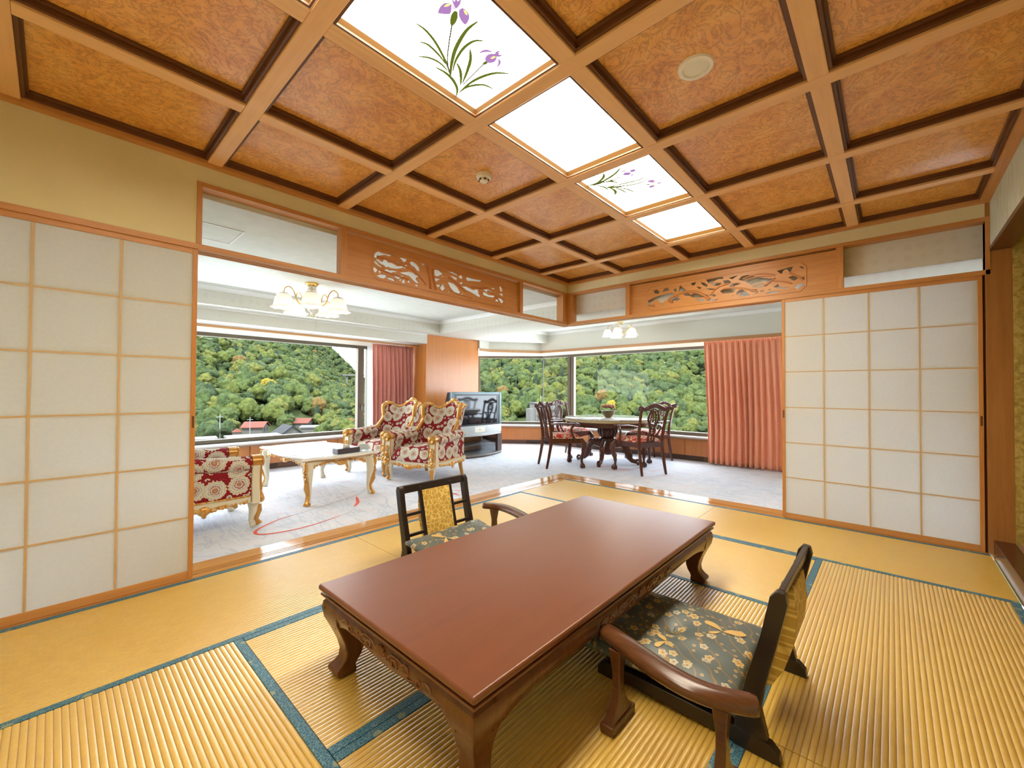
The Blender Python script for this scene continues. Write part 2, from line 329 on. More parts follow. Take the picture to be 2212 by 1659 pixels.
RANMA_L=[[(-2685,2207),(-2682,2228),(-2663,2253),(-2641,2262),(-2609,2258),(-2532,2262),(-2532,2250),(-2569,2244),(-2582,2250),(-2621,2237),(-2647,2225),(-2666,2203)],[(-2669,2191),(-2647,2199),(-2608,2184),(-2595,2208),(-2579,2215),(-2562,2207),(-2558,2196),(-2515,2197),(-2487,2188),(-2467,2181),(-2425,2193),(-2382,2212),(-2375,2204),(-2393,2175),(-2411,2184),(-2432,2173),(-2473,2158),(-2514,2152),(-2541,2152),(-2555,2158),(-2578,2147),(-2594,2161),(-2621,2164),(-2646,2178)],[(-2685,2172),(-2672,2178),(-2656,2170),(-2646,2158),(-2614,2147),(-2617,2138),(-2640,2142),(-2659,2149),(-2678,2159)],[(-2690,2116),(-2675,2125),(-2652,2110),(-2661,2093),(-2677,2084),(-2689,2099)],[(-2646,2102),(-2630,2106),(-2623,2095),(-2636,2086)],[(-2655,2059),(-2626,2077),(-2580,2081),(-2574,2070),(-2593,2051),(-2632,2049)],[(-2594,2119),(-2561,2135),(-2541,2128),(-2514,2137),(-2466,2135),(-2466,2129),(-2514,2120),(-2534,2096),(-2561,2100)],[(-2570,2059),(-2534,2069),(-2506,2066),(-2486,2052),(-2513,2046),(-2547,2052)],[(-2507,2102),(-2480,2111),(-2459,2106),(-2438,2104),(-2403,2115),(-2431,2093),(-2458,2073),(-2486,2082)],[(-2445,2130),(-2403,2142),(-2346,2161),(-2302,2158),(-2279,2143),(-2245,2144),(-2272,2126),(-2279,2106),(-2256,2091),(-2252,2070),(-2286,2079),(-2323,2103),(-2353,2122),(-2389,2124),(-2424,2126)],[(-2347,2242),(-2317,2255),(-2280,2244),(-2258,2224),(-2246,2195),(-2246,2179),(-2272,2189),(-2295,2210),(-2332,2220)],[(-2454,2263),(-2411,2264),(-2376,2263),(-2383,2243),(-2411,2230),(-2425,2245)],[(-2481,2214),(-2453,2217),(-2439,2205),(-2463,2200)],[(-2427,2051),(-2402,2084),(-2391,2052),(-2416,2047)],[(-2448,2066),(-2420,2086),(-2430,2066),(-2444,2060)],[(-2366,2063),(-2358,2085),(-2338,2078),(-2348,2060)],[(-2293,2062),(-2263,2061),(-2244,2049),(-2278,2046)],[(-2228,2263),(-2189,2265),(-2197,2248),(-2212,2250)],[(-2313,2171),(-2287,2173),(-2291,2164)],[(-2445,2158),(-2433,2157),(-2440,2145)],[(-2098,2214),(-2070,2237),(-2029,2239),(-1987,2218),(-2020,2197),(-2053,2181),(-2094,2189)],[(-2101,2167),(-2077,2163),(-2036,2161),(-2012,2163),(-2053,2138),(-2089,2117),(-2101,2141)],[(-2068,2095),(-2028,2110),(-2011,2106),(-2019,2085),(-2052,2085)],[(-2011,2079),(-1978,2126),(-1969,2101),(-1952,2090),(-1986,2057),(-2002,2068)],[(-1923,2153),(-1884,2154),(-1840,2149),(-1804,2125),(-1786,2093),(-1763,2091),(-1786,2059),(-1822,2056),(-1857,2081),(-1892,2108),(-1906,2130)],[(-1924,2258),(-1859,2259),(-1797,2248),(-1823,2239),(-1876,2245)],[(-1894,2221),(-1867,2223),(-1805,2215),(-1810,2193),(-1841,2194)],[(-1788,2232),(-1760,2252),(-1738,2242),(-1746,2216),(-1774,2218)],[(-1782,2174),(-1732,2187),(-1750,2159)],[(-1696,2237),(-1668,2250),(-1611,2247),(-1533,2252),(-1483,2255),(-1513,2234),(-1572,2230),(-1639,2220),(-1677,2212)],[(-1746,2143),(-1686,2154),(-1629,2143),(-1590,2136),(-1561,2148),(-1537,2153),(-1527,2118),(-1502,2097),(-1511,2077),(-1561,2091),(-1619,2106),(-1685,2119)],[(-1452,2165),(-1390,2180),(-1327,2165),(-1369,2146),(-1421,2152)],[(-1457,2138),(-1421,2141),(-1369,2124),(-1316,2129),(-1284,2131),(-1316,2107),(-1390,2105),(-1451,2110)],[(-1354,2220),(-1328,2206),(-1285,2210),(-1317,2193),(-1344,2200)],[(-1215,2254),(-1193,2239),(-1176,2204),(-1203,2191),(-1215,2220)],[(-1230,2159),(-1170,2174),(-1164,2140),(-1197,2154)],[(-1279,2079),(-1241,2115),(-1186,2113),(-1152,2092),(-1186,2063),(-1208,2087),(-1252,2076)],[(-1922,2065),(-1892,2064),(-1905,2050)],[(-1763,2063),(-1722,2080),(-1731,2065)],[(-1666,2048),(-1647,2054),(-1618,2041)],[(-1995,2196),(-1966,2202),(-1979,2185)],[(-1471,2084),(-1446,2085),(-1456,2068)]]
RANMA_R=[[(-1135,2237),(-1172,2245),(-1198,2219),(-1181,2195),(-1149,2209)],[(-1071,2140),(-1126,2159),(-1198,2175),(-1269,2182),(-1338,2184),(-1364,2163),(-1338,2141),(-1389,2142),(-1414,2134),(-1389,2121),(-1423,2108),(-1389,2087),(-1355,2100),(-1321,2101),(-1287,2118),(-1260,2118),(-1243,2090),(-1207,2099),(-1181,2134),(-1135,2131),(-1113,2099),(-1108,2064),(-1085,2076),(-1076,2104)],[(-1234,2222),(-1260,2244),(-1295,2242),(-1308,2214),(-1274,2216),(-1243,2207)],[(-1414,2185),(-1419,2235),(-1431,2246),(-1460,2216),(-1489,2182),(-1456,2183)],[(-1355,2224),(-1381,2224),(-1389,2197),(-1368,2188)],[(-1456,2153),(-1505,2158),(-1538,2133),(-1562,2146),(-1617,2137),(-1664,2122),(-1710,2103),(-1687,2090),(-1641,2093),(-1601,2090),(-1562,2100),(-1521,2127),(-1481,2133)],[(-1538,2257),(-1586,2258),(-1570,2231),(-1546,2231)],[(-1594,2207),(-1617,2207),(-1641,2191),(-1617,2182)],[(-1633,2249),(-1672,2235),(-1702,2205),(-1687,2191),(-1649,2222)],[(-1687,2265),(-1748,2270),(-1808,2271),(-1845,2265),(-1845,2245),(-1800,2253),(-1763,2239),(-1741,2223),(-1710,2228)],[(-1733,2216),(-1786,2219),(-1830,2208),(-1808,2188),(-1756,2196)],[(-1687,2179),(-1740,2167),(-1785,2155),(-1771,2150),(-1710,2159)],[(-1845,2229),(-1895,2224),(-1917,2201),(-1888,2182),(-1866,2186)],[(-1822,2130),(-1859,2148),(-1902,2145),(-1945,2149),(-1959,2132),(-1931,2097),(-1873,2098),(-1844,2102)],[(-1902,2164),(-1924,2184),(-1973,2184),(-2001,2171),(-1945,2161),(-1917,2154)],[(-1987,2212),(-2015,2242),(-2070,2244),(-2117,2224),(-2176,2202),(-2241,2179),(-2273,2177),(-2266,2141),(-2241,2131),(-2215,2161),(-2196,2153),(-2137,2148),(-2097,2140),(-2070,2167),(-2036,2192)],[(-1966,2088),(-1987,2112),(-2015,2115),(-2049,2087),(-2083,2047),(-2035,2046),(-1994,2049),(-1991,2065),(-2015,2073),(-1994,2080),(-1973,2067)],[(-2103,2127),(-2143,2136),(-2189,2143),(-2228,2118),(-2202,2111),(-2163,2114),(-2143,2110)],[(-2076,2098),(-2110,2101),(-2143,2096),(-2130,2074),(-2097,2075)],[(-2279,2095),(-2310,2119),(-2323,2092),(-2360,2078),(-2396,2076),(-2378,2064),(-2329,2072)],[(-2215,2046),(-2247,2056),(-2291,2056),(-2329,2047),(-2304,2040),(-2247,2037)],[(-2305,2238),(-2360,2249),(-2403,2255),(-2427,2258),(-2409,2218),(-2403,2208),(-2379,2242),(-2354,2235),(-2339,2206)],[(-2391,2164),(-2439,2173),(-2474,2163),(-2456,2138),(-2433,2127),(-2409,2150)],[(-2486,2136),(-2509,2153),(-2512,2117)],[(-2435,2070),(-2462,2087),(-2509,2093),(-2509,2079),(-2462,2044)],[(-2475,2248),(-2498,2240),(-2510,2220),(-2492,2227)],[(-1601,2074),(-1641,2080),(-1672,2064),(-1648,2051),(-1617,2051)],[(-1687,2057),(-1733,2071),(-1770,2050),(-1800,2057),(-1785,2044),(-1725,2040)],[(-1740,2102),(-1763,2107),(-1785,2083),(-1755,2080)],[(-1924,2063),(-1941,2076),(-1941,2053)],[(-2163,2076),(-2183,2081),(-2199,2071),(-2179,2063)],[(-2231,2077),(-2247,2082),(-2260,2072),(-2244,2067)],[(-1225,2079),(-1243,2081),(-1238,2056)],[(-1895,2244),(-1945,2255),(-1974,2257),(-1931,2230)],[(-2110,2066),(-2137,2065),(-2150,2056),(-2123,2052)]]
IRIS1={'leaf':[([(-3510,-1733),(-3466,-1736),(-3397,-1715),(-3303,-1664),(-3251,-1624)],7.8),([(-3449,-1673),(-3418,-1687),(-3356,-1678),(-3307,-1660)],7.1),([(-3413,-1604),(-3376,-1635),(-3328,-1647),(-3270,-1636)],7.1),([(-3357,-1916),(-3359,-1852),(-3332,-1758),(-3290,-1679),(-3250,-1625)],11.4),([(-3281,-1868),(-3306,-1839),(-3311,-1782),(-3291,-1709),(-3259,-1649)],8.5),([(-3325,-1614),(-3279,-1621),(-3229,-1613),(-3179,-1585),(-3149,-1543)],10.6),([(-3278,-1700),(-3247,-1684),(-3214,-1653),(-3181,-1613)],9.2),([(-3290,-1798),(-3254,-1761),(-3220,-1703),(-3184,-1628)],9.9),([(-3085,-1828),(-3127,-1785),(-3151,-1729),(-3162,-1659),(-3157,-1578)],10.6),([(-3062,-1709),(-3111,-1695),(-3141,-1658),(-3156,-1617),(-3156,-1567)],9.2),([(-3441,-1888),(-3427,-1860),(-3412,-1828)],18.4),([(-3199,-1807),(-3197,-1793),(-3199,-1778)],10.6)],'stem':[([(-3413,-1831),(-3362,-1749),(-3313,-1680),(-3263,-1633)],2.8),([(-3198,-1782),(-3189,-1710),(-3177,-1624)],2.8)],'petal':[[(-3481,-1830),(-3491,-1856),(-3489,-1884),(-3472,-1896),(-3459,-1885),(-3449,-1868),(-3453,-1854)],[(-3437,-1901),(-3432,-1917),(-3411,-1918),(-3394,-1910),(-3382,-1891),(-3380,-1870),(-3399,-1871),(-3422,-1882)],[(-3489,-1922),(-3471,-1905),(-3450,-1895),(-3446,-1901),(-3449,-1922),(-3464,-1946),(-3462,-1923),(-3484,-1939),(-3469,-1914)],[(-3472,-1896),(-3446,-1887),(-3441,-1888),(-3461,-1897)],[(-3441,-1888),(-3433,-1915),(-3437,-1901)],[(-3251,-1808),(-3252,-1831),(-3239,-1851),(-3215,-1857),(-3234,-1839)],[(-3214,-1806),(-3222,-1827),(-3216,-1847),(-3200,-1857),(-3180,-1843),(-3176,-1822),(-3190,-1801)],[(-3151,-1802),(-3156,-1828),(-3178,-1851),(-3158,-1847),(-3147,-1828)],[(-3205,-1856),(-3210,-1871),(-3201,-1885),(-3198,-1871),(-3192,-1883),(-3191,-1867),(-3179,-1880),(-3180,-1861),(-3191,-1852)]],'spot':[[(-3483,-1869),(-3482,-1887),(-3472,-1894),(-3474,-1880)],[(-3426,-1913),(-3416,-1917),(-3402,-1908),(-3411,-1905)],[(-3202,-1829),(-3200,-1846),(-3190,-1848),(-3195,-1829)]]}
IRIS2={'leaf':[([(-1987,-1533),(-1968,-1579),(-1963,-1639),(-1987,-1727),(-2015,-1784),(-2045,-1819)],10.0),([(-1986,-1535),(-1972,-1605),(-1995,-1662),(-2027,-1694),(-2054,-1705)],10.6),([(-1961,-1575),(-1898,-1615),(-1826,-1620)],6.4),([(-1962,-1617),(-1931,-1687),(-1864,-1721)],6.4),([(-1959,-1619),(-1930,-1700),(-1862,-1788)],4.2),([(-1880,-1623),(-1859,-1683),(-1837,-1780),(-1822,-1844),(-1842,-1880)],6.4),([(-1874,-1629),(-1825,-1709),(-1783,-1817),(-1812,-1924)],6.4),([(-1864,-1641),(-1801,-1648),(-1765,-1637),(-1737,-1615)],10.6),([(-1846,-1654),(-1779,-1685),(-1704,-1692)],5.0),([(-1842,-1665),(-1760,-1720),(-1659,-1743)],5.0),([(-1734,-1836),(-1723,-1861),(-1712,-1876)],7.8),([(-1874,-1629),(-1853,-1653),(-1839,-1681)],14.9),([(-1972,-1568),(-1960,-1606),(-1952,-1633)],14.2)],'stem':[([(-1965,-1577),(-1958,-1627),(-1943,-1686),(-1940,-1770)],3.6),([(-1841,-1673),(-1791,-1736),(-1734,-1836)],2.8)],'petal':[[(-1993,-1793),(-2001,-1822),(-1978,-1842),(-1983,-1821)],[(-1953,-1789),(-1972,-1811),(-1959,-1837),(-1938,-1839),(-1926,-1813)],[(-1902,-1806),(-1915,-1831),(-1936,-1840),(-1914,-1843),(-1900,-1826)],[(-1958,-1843),(-1978,-1858),(-1969,-1878),(-1945,-1874),(-1944,-1854)],[(-1767,-1866),(-1775,-1892),(-1754,-1915),(-1720,-1912),(-1731,-1889)],[(-1676,-1840),(-1700,-1863),(-1690,-1892),(-1676,-1896),(-1663,-1867)],[(-1708,-1908),(-1706,-1923),(-1691,-1945),(-1684,-1917)]],'spot':[[(-1753,-1905),(-1730,-1913),(-1725,-1907)],[(-1688,-1882),(-1681,-1896),(-1669,-1878)]]}
RED=[([(-2.671,0.584),(-2.887,0.51),(-3.095,0.481),(-3.264,0.514),(-3.34,0.575),(-3.331,0.656),(-3.267,0.73),(-3.11,0.844),(-2.963,0.894)],0.021),([(-2.263,1.093),(-2.359,0.881),(-2.459,0.762)],0.026),([(-2.476,3.027),(-2.186,3.156),(-1.954,3.114)],0.01),([(-2.122,1.963),(-1.946,1.848)],0.01),([(-1.4,0.617),(-1.335,0.492),(-1.334,0.299)],0.013),([(-1.455,0.535),(-1.493,0.336)],0.016),([(-1.54,0.438),(-1.404,0.454)],0.01),([(-1.632,1.414),(-1.537,1.417)],0.008),([(-2.018,1.918),(-1.944,1.808)],0.008),([(-1.334,1.715),(-1.195,1.77)],0.012),([(0.948,0.199),(1.174,0.053),(1.127,-0.157),(1.131,-0.365)],0.033),([(1.276,-0.556),(1.436,-0.641)],0.016),([(0.936,0.041),(0.959,-0.187),(1.135,-0.329)],0.018)]
GREY=[([(-3.195,0.91),(-2.941,0.897),(-2.739,0.967),(-2.468,1.063),(-2.177,1.192),(-1.98,1.397)],0.005),([(-2.662,0.602),(-2.518,0.588),(-2.404,0.525)],0.004),([(-2.672,0.559),(-2.504,0.66),(-2.473,0.512)],0.003)]
ranL, PL, tz = carve('carved_transom', RANMA_L, -2.925, -.916, 0, 'wide wooden transom pierced with an old pine trunk and branches')
ranR, PR, _ = carve('carved_transom', RANMA_R, -2.735, -.863, 1, 'wooden transom pierced with a flying crane above pines and waves')
CARVE = mat('carved_wood', (.50,.19,.045), .45)
def relief(root, P, tubes, name):
    q = MB()
    for pts, rad in tubes: q.tube([P(p.x, p.y, tz) for p in bez([(a, b, 0) for a, b in pts], 4)], rad, 6)
    q.build(name, CARVE, root)
relief(ranL, PL, [([(-2.12,2.05),(-2.13,2.15),(-2.16,2.25)], .016), ([(-2.06,2.05),(-2.09,2.15),(-2.10,2.24)], .014), ([(-2.17,2.08),(-2.3,2.17),(-2.45,2.2),(-2.66,2.22)], .008),
   ([(-2.66,2.12),(-2.5,2.1),(-2.36,2.09)], .007), ([(-1.92,2.2),(-1.8,2.15),(-1.7,2.1)], .008), ([(-1.62,2.16),(-1.5,2.17),(-1.4,2.19)], .010), ([(-1.4,2.16),(-1.3,2.14),(-1.22,2.08)], .008), ([(-1.9,2.08),(-1.8,2.06),(-1.62,2.05)], .006)], 'pine_branch')
relief(ranR, PR, [([(-1.08,2.08),(-1.15,2.07)], .01), ([(-1.35,2.08),(-1.3,2.12),(-1.45,2.17),(-1.6,2.15),(-1.72,2.06)], .013), ([(-1.72,2.1),(-1.8,2.17),(-1.9,2.19)], .009), ([(-1.85,2.15),(-2.0,2.13),(-2.15,2.07)], .008),
   ([(-2.02,2.215),(-2.12,2.238),(-2.22,2.228),(-2.29,2.20)], .008), ([(-2.06,2.2),(-2.16,2.215),(-2.26,2.195)], .006), ([(-2.2,2.12),(-2.24,2.14),(-2.29,2.18)], .009), ([(-2.28,2.15),(-2.36,2.13),(-2.42,2.1)], .007), ([(-2.4,2.2),(-2.46,2.16),(-2.5,2.12)], .008)], 'crane_and_branch')
# ---- ceiling
XB = [-4.585, -3.785, -2.985, -2.185, -1.385, -.585]; YB = [-.752, -1.503, -2.097, -2.848]; BW = .0375; ZP = 2.535
ceil = struct(box('ceiling', mat('ceiling_deck', (.2,.1,.04), .8), (XMIN-.1, .1, YMIN-.1, .1, 2.60, 2.64), None, 0))
for x in XB: box('ceiling_beam', BEAM_Y, (x-BW, x+BW, YMIN, 0, 2.485, ZP+.01), ceil, .003)
xs = [XMIN]+XB+[0]; ys = [YMIN]+YB[::-1]+[0]
for yb in YB:
    for i in range(7):
        x0, x1 = (xs[i]+(BW if i else 0)), (xs[i+1]-(BW if i < 6 else 0)); box('ceiling_beam', BEAM_X, (x0, x1, yb-BW, yb+BW, 2.486, ZP+.01), ceil, .003)
for nm, b, m in (('trim_15', (XMIN, 0, -.05, .004, ZT, ZP), W_X), ('trim_16', (-.05, .004, YMIN, -.05, ZT, ZP), W_Y), ('trim_17', (XMIN, -.05, YMIN, YMIN+.05, ZT, ZP), W_X), ('trim_18', (XMIN, XMIN+.05, YMIN+.05, -.05, ZT, ZP), W_Y)):
    struct(box(nm, m, b))
DIFF = emis('lit_diffuser', (1, .89, .70), PANEL)
LIN = mat('light_box_lining', (.060,.026,.0035), .8, 0, .1)
PT = {'leaf': emis('painted_leaf', (.20,.25,.03), .45), 'stem': emis('painted_stem', (.10,.09,.05), .5), 'petal': emis('painted_petal', (.40,.20,.46), .75), 'spot': emis('painted_yellow', (.95,.8,.2), 1.)}
def ribbon(pts, w, z, taper=True):
    P = bez([(a, b, 0) for a, b in pts], 5); n = len(P); V = []; F = []
    for i, p in enumerate(P):
        T = (P[min(i+1, n-1)]-P[max(i-1, 0)]).normalized(); N = Vector((-T.y, T.x, 0)); t = i/(n-1)
        ww = w/2*(max(.04, math.sin(PI*min(1, .06+t*.9))**.7) if taper else 1)
        V += [(*(p+N*ww).xy, z), (*(p-N*ww).xy, z)]
    return V, [(2*i, 2*i+1, 2*i+3, 2*i+2) for i in range(n-1)]
def iris(root, D):
    for k in ('leaf', 'stem', 'petal', 'spot'):
        z = {'leaf': 2.5340, 'stem': 2.5336, 'petal': 2.5338, 'spot': 2.5332}[k]; fx = fy = lambda a: a/1000
        for it in D[k]:
            q = MB()
            if k in ('leaf', 'stem'):
                V, F = ribbon([(fx(a), fy(b)) for a, b in it[0]], it[1]/1000*1.3+(.002 if D is IRIS1 else .007), z, k == 'leaf'); q.add(V, F)
            else:
                c = bez([(fx(a), fy(b), z) for a, b in it]+[(fx(it[0][0]), fy(it[0][1]), z)], 3)[:-1]; q.add([(p.x, p.y, z) for p in c], [tuple(range(len(c)))])
            q.build('painted_'+{'leaf': 'leaf', 'stem': 'stem', 'petal': 'petal', 'spot': 'petal_spot'}[k], PT[k], root, smooth=False)
for i in range(7):
    for j in range(5):
        x0, x1 = xs[i]+(BW if i else .05), xs[i+1]-(BW if i < 6 else .05); y0, y1 = ys[j]+(BW if j else .05), ys[j+1]-(BW if j < 4 else .05)
        lit = j == 2 and 1 <= i <= 5
        if lit:
            lab = {1: 'lit ceiling light panel next to the iris panel away from the carved transoms', 2: 'lit ceiling light panel painted with two upright purple irises', 3: 'plain white lit ceiling light panel between the two iris panels',
                   4: 'lit ceiling light panel painted with sideways purple irises', 5: 'plain white lit ceiling light panel nearest the carved transoms'}[i]
            t = thing('ceiling_light', lab, 'ceiling light', ((x0+x1)/2, (y0+y1)/2, 2.53), 0, 'lit ceiling panels'); ox, oy, oz = t.location
            def L(q): return q.xf(Matrix.Translation((-ox, -oy, -oz)))
            q = MB(); e = .004
            for b in ((x0, x1, y0, y0+e), (x0, x1, y1-e, y1), (x0, x0+e, y0+e, y1-e), (x1-e, x1, y0+e, y1-e)): q.box(*b, 2.4995, 2.553)
            L(q).build('lining', LIN, t)
            q = MB()
            for b in ((x0+e, x1-e, y0+e, y0+.012), (x0+e, x1-e, y1-.012, y1-e), (x0+e, x0+.012, y0+.012, y1-.012), (x1-.012, x1-e, y0+.012, y1-.012)): q.box(*b, 2.490, 2.4985)
            L(q).build('moulding', MOULD, t)
            q = MB(); q.box(x0+e, x1-e, y0+e, y1-e, 2.5345, 2.5395); L(q).build('diffuser', DIFF, t, smooth=False)
            if i in (2, 4):
                n0 = len(bpy.data.objects); iris(t, IRIS1 if i == 2 else IRIS2)
                for ch in [k for k in bpy.data.objects if k.parent == t and k.name.startswith('painted')]: ch.data.transform(Matrix.Translation((-ox, -oy, -oz)))
        else:
            p = box('ceiling_panel', BURL, (x0, x1, y0, y1, ZP, ZP+.012), ceil, 0)
            q = MB()
            for w_, za, zb in ((.014, 2.497, ZP-.012), (.026, ZP-.016, ZP)):
                for b in ((x0, x1, y0, y0+w_), (x0, x1, y1-w_, y1), (x0, x0+w_, y0+w_, y1-w_), (x1-w_, x1, y0+w_, y1-w_)): q.box(*b, za, zb)
            q.build('panel_moulding', MOULD, p, .002)
# smoke detector and downlight
t = thing('smoke_detector', 'round cream smoke detector on the burl ceiling panel', 'smoke detector', (-2.555, -1.115, ZP))
MB().lathe([(0, 0), (.048, 0), (.050, -.018), (.046, -.026), (.03, -.03), (.028, -.034), (.028, -.044), (.02, -.05), (0, -.052)], 24).build('housing', WHITEP, t)
q = MB()
for k in range(6):
    a = k*PI/3; q.box(.029, .034, -.007, .007, -.043, -.034); q.xf(Matrix.Rotation(a, 4, 'Z'), q.mark()-8)
q.build('sensor_slots', mat('black_slot', (.02,.02,.02), .6), t)
t = thing('downlight', 'round white recessed downlight in the burl ceiling panel', 'downlight', (-2.575, -2.455, ZP))
MB().lathe([(.052, -.004), (.055, -.012), (.070, -.010), (.073, 0), (.052, 0)], 32, caps=False).build('trim_ring', mat('white_enamel', (.93,.92,.88), .3), t)
MB().lathe([(.052, -.006), (.046, .05), (.02, .06), (0, .06)], 28).build('reflector', mat('satin_reflector', (.80,.77,.62), .35, .2), t)
MB().lathe([(0, -.002), (.02, .006), (.028, .025), (.02, .05), (0, .055)], 16).build('bulb', mat('clear_bulb', (.9,.88,.75), .08), t)
# ---- tokonoma alcove and the closing walls
struct(box('wall_alcove_drop', TOKOW, (-2.9, 0, YMIN-.09, YMIN, 2.16, 2.62), None, 0))
wt = MB(); wt.box(XMIN, -2.9, YMIN-.1, YMIN, 0, 2.62); struct(wt.build('wall_front', TOKOW, smooth=False))
struct(box('wall_rear', BEIGE, (XMIN-.1, XMIN, YMIN-.1, .1, -.05, 2.62), None, 0))
struct(box('trim_19', wood('alcove_header_wood', (.13,.055,.02), (.09,.035,.012), 0, .3), (-2.9, 0, YMIN-.10, YMIN+.004, 2.13, 2.16)))
struct(box('trim_20', wood('alcove_post_wood', (.40,.18,.05), (.32,.13,.03), 2, .35), (0.0, .12, -3.695, -3.571, 0, ZT)))
struct(box('trim_21', LACQ, (-2.9, 0, -3.695, YMIN, -.03, .105), None, .004))
struct(box('floor_alcove', BROCADE, (-2.9, 0, -4.5, -3.695, -.03, .098), None, 0))
struct(box('wall_alcove_side', GOLDW, (0, .1, -4.6, -3.695, -.05, 2.62), None, 0)); struct(box('wall_alcove_back', GOLDW, (-2.9, 0, -4.6, -4.5, -.05, 2.62), None, 0))
struct(box('wall_alcove_end', GOLDW, (-3.0, -2.9, -4.6, -3.695, -.05, 2.62), None, 0)); struct(box('ceiling_alcove', GOLDW, (-3.0, .1, -4.6, -3.685, 2.5, 2.62), None, 0))
struct(box('trim_31', GROOVE, (.045, .115, -3.60, -3.535, 0, H1), None, 0))
# ---- shoji sliding screens
def shoji(label, x0, x1, ax, cols, rows=(.365, .676, .99, 1.308, 1.624)):
    t = thing('shoji_screen', label, 'sliding screen'); d0, d1 = .012, .04; zb, zt = .004, H1+.004; fw_ = .024
    B = (lambda a, b, d, e, z, y: (a, b, d, e, z, y)) if ax == 0 else (lambda a, b, d, e, z, y: (d, e, a, b, z, y))
    for a, b, z, y in ((x0, x0+fw_, zb, zt), (x1-fw_, x1, zb, zt)): box('stile', FRAMEW, B(a, b, d0, d1, z, y), t)
    for z, y in ((zb, .05), (H1-.03, zt)): box('rail', [W_X, W_Y][ax], B(x0+fw_, x1-fw_, d0, d1, z, y), t)
    q = MB(); q.box(*B(x0+fw_-.003, x1-fw_+.003, d0+.004, d0+.006, .047, H1-.027)); q.build('paper', PAPER, t, smooth=False)
    for c in cols: box('kumiko_bar', KUM, B(c-.0045, c+.0045, d0+.0025, d0+.02, .048, H1-.028), t, 0)
    for z in rows: box('kumiko_bar', KUM, B(x0+fw_-.002, x1-fw_+.002, d0+.0030, d0+.019, z-.004, z+.004), t, 0)
    hz_ = .93
    for a in (x0+.006, x1-.017): box('finger_pull', MOULD, B(a, a+.011, d0-.0015, d0+.004, hz_-.035, hz_+.035), t, 0)
    return t
shoji('closed translucent shoji screen beside the low table, along the carpeted sitting area', -5.155, -3.849, 0, (-4.82, -4.503, -4.186))
shoji('closed white shoji screen beside the alcove post', -3.558, -2.342, 1, (-2.649, -2.944, -3.236))
# ================================================================== SITTING AREA (carpeted, around the corner)
def carpet():
    m = mat('pastel_carpet', (.74,.76,.80), .95, spec=.1); g = G(m); v = g.co((1,1,1)); sw = g.co((.5,1.6,1), rot=(0,0,.6))
    a = g.noise(sw, 1.6, 5, .55, 1.6); b = g.noise(g.co((1.5,.45,1), rot=(0,0,-.4)), 2.4, 6, .6, 2.5); c = g.noise(v, .9, 3, .5, .5); d = g.noise(v, 400, 2)
    base = g.ramp(a, [(.35, (.63,.70,.83)), (.55, (.73,.78,.89)), (.7, (.70,.73,.82))])
    x = g.mix(.8, base, g.mix(1., base, g.ramp(b, [(.44, (1,1,1)), (.475, (.66,.72,.82)), (.51, (1,1,1)), (.60, (1,.95,.95)), (.64, (1,.78,.80)), (.67, (1,1,1))]), 'MULTIPLY'))
    g.col(g.mix(.25, x, g.ramp(c, [(.35, (.66,.70,.76)), (.65, (.80,.78,.77))]))); g.bump(d, .25, .003); return m
CARP = carpet()
cf = MB(); cf.box(-5.3, 3.0, SD, 3.75, -.06, 0); cf.box(SD, 3.0, -4.3, SD, -.06, 0); fl2 = struct(cf.build('floor_sitting_area', CARP, smooth=False))
REDS = mat('carpet_red_yarn', (.78,.16,.13), .95, spec=.1); PINKS = mat('carpet_pink_yarn', (.80,.40,.42), .95, spec=.1); GRYS = mat('carpet_grey_yarn', (.32,.33,.42), .95, spec=.1)
for i, (pts, w_) in enumerate(RED):
    V, F = ribbon(pts, w_*1.25, .0015); q = MB().add(V, F); q.build('carpet_stroke', REDS if i in (0, 1, 4, 5, 6) else PINKS, fl2, smooth=False, fixn=False)
for pts, w_ in GREY:
    V, F = ribbon(pts, w_*1.6, .001); MB().add(V, F).build('carpet_line', GRYS, fl2, smooth=False, fixn=False)
HC = 2.32
lc = MB(); lc.box(-5.3, .095, .1, 2.75, HC, HC+.04); lc.box(.97, 2.42, -4.3, 2.15, HC-.01, HC+.04); struct(lc.build('ceiling_sitting_area', LCEIL, smooth=False))
bm_ = MB(); bm_.box(.095, .97, -4.3, 2.95, 2.107, 2.70); struct(bm_.build('ceiling_dropped_beam', LWALL, bevel=.004))
so1 = MB(); so1.box(-5.3, .095, 2.75, 3.75, 2.107, 2.70); so1.box(-5.3, -.02, 2.95, 3.2, 1.942, 2.107); so1.box(-5.3, -.02, 3.2, 3.75, 1.955, 2.107); so1.box(.095, 1.24, 2.95, 3.75, 2.107, 2.7)
struct(so1.build('wall_window_bulkhead_left', LWALL, smooth=False))
so2 = MB(); so2.box(2.42, 3.0, -4.3, 2.35, 1.955, 2.70); so2.box(.97, 2.42, 2.15, 3.75, 2.107, 2.70)
so2.prism([(1.24, 2.95), (1.5, 2.95), (2.42, 2.33), (3.0, 2.33), (3.0, 3.75), (1.24, 3.75)], 1.955, 2.12, lambda u, v, d: (u, v, d)); struct(so2.build('wall_window_bulkhead_right', LWALL, smooth=False))
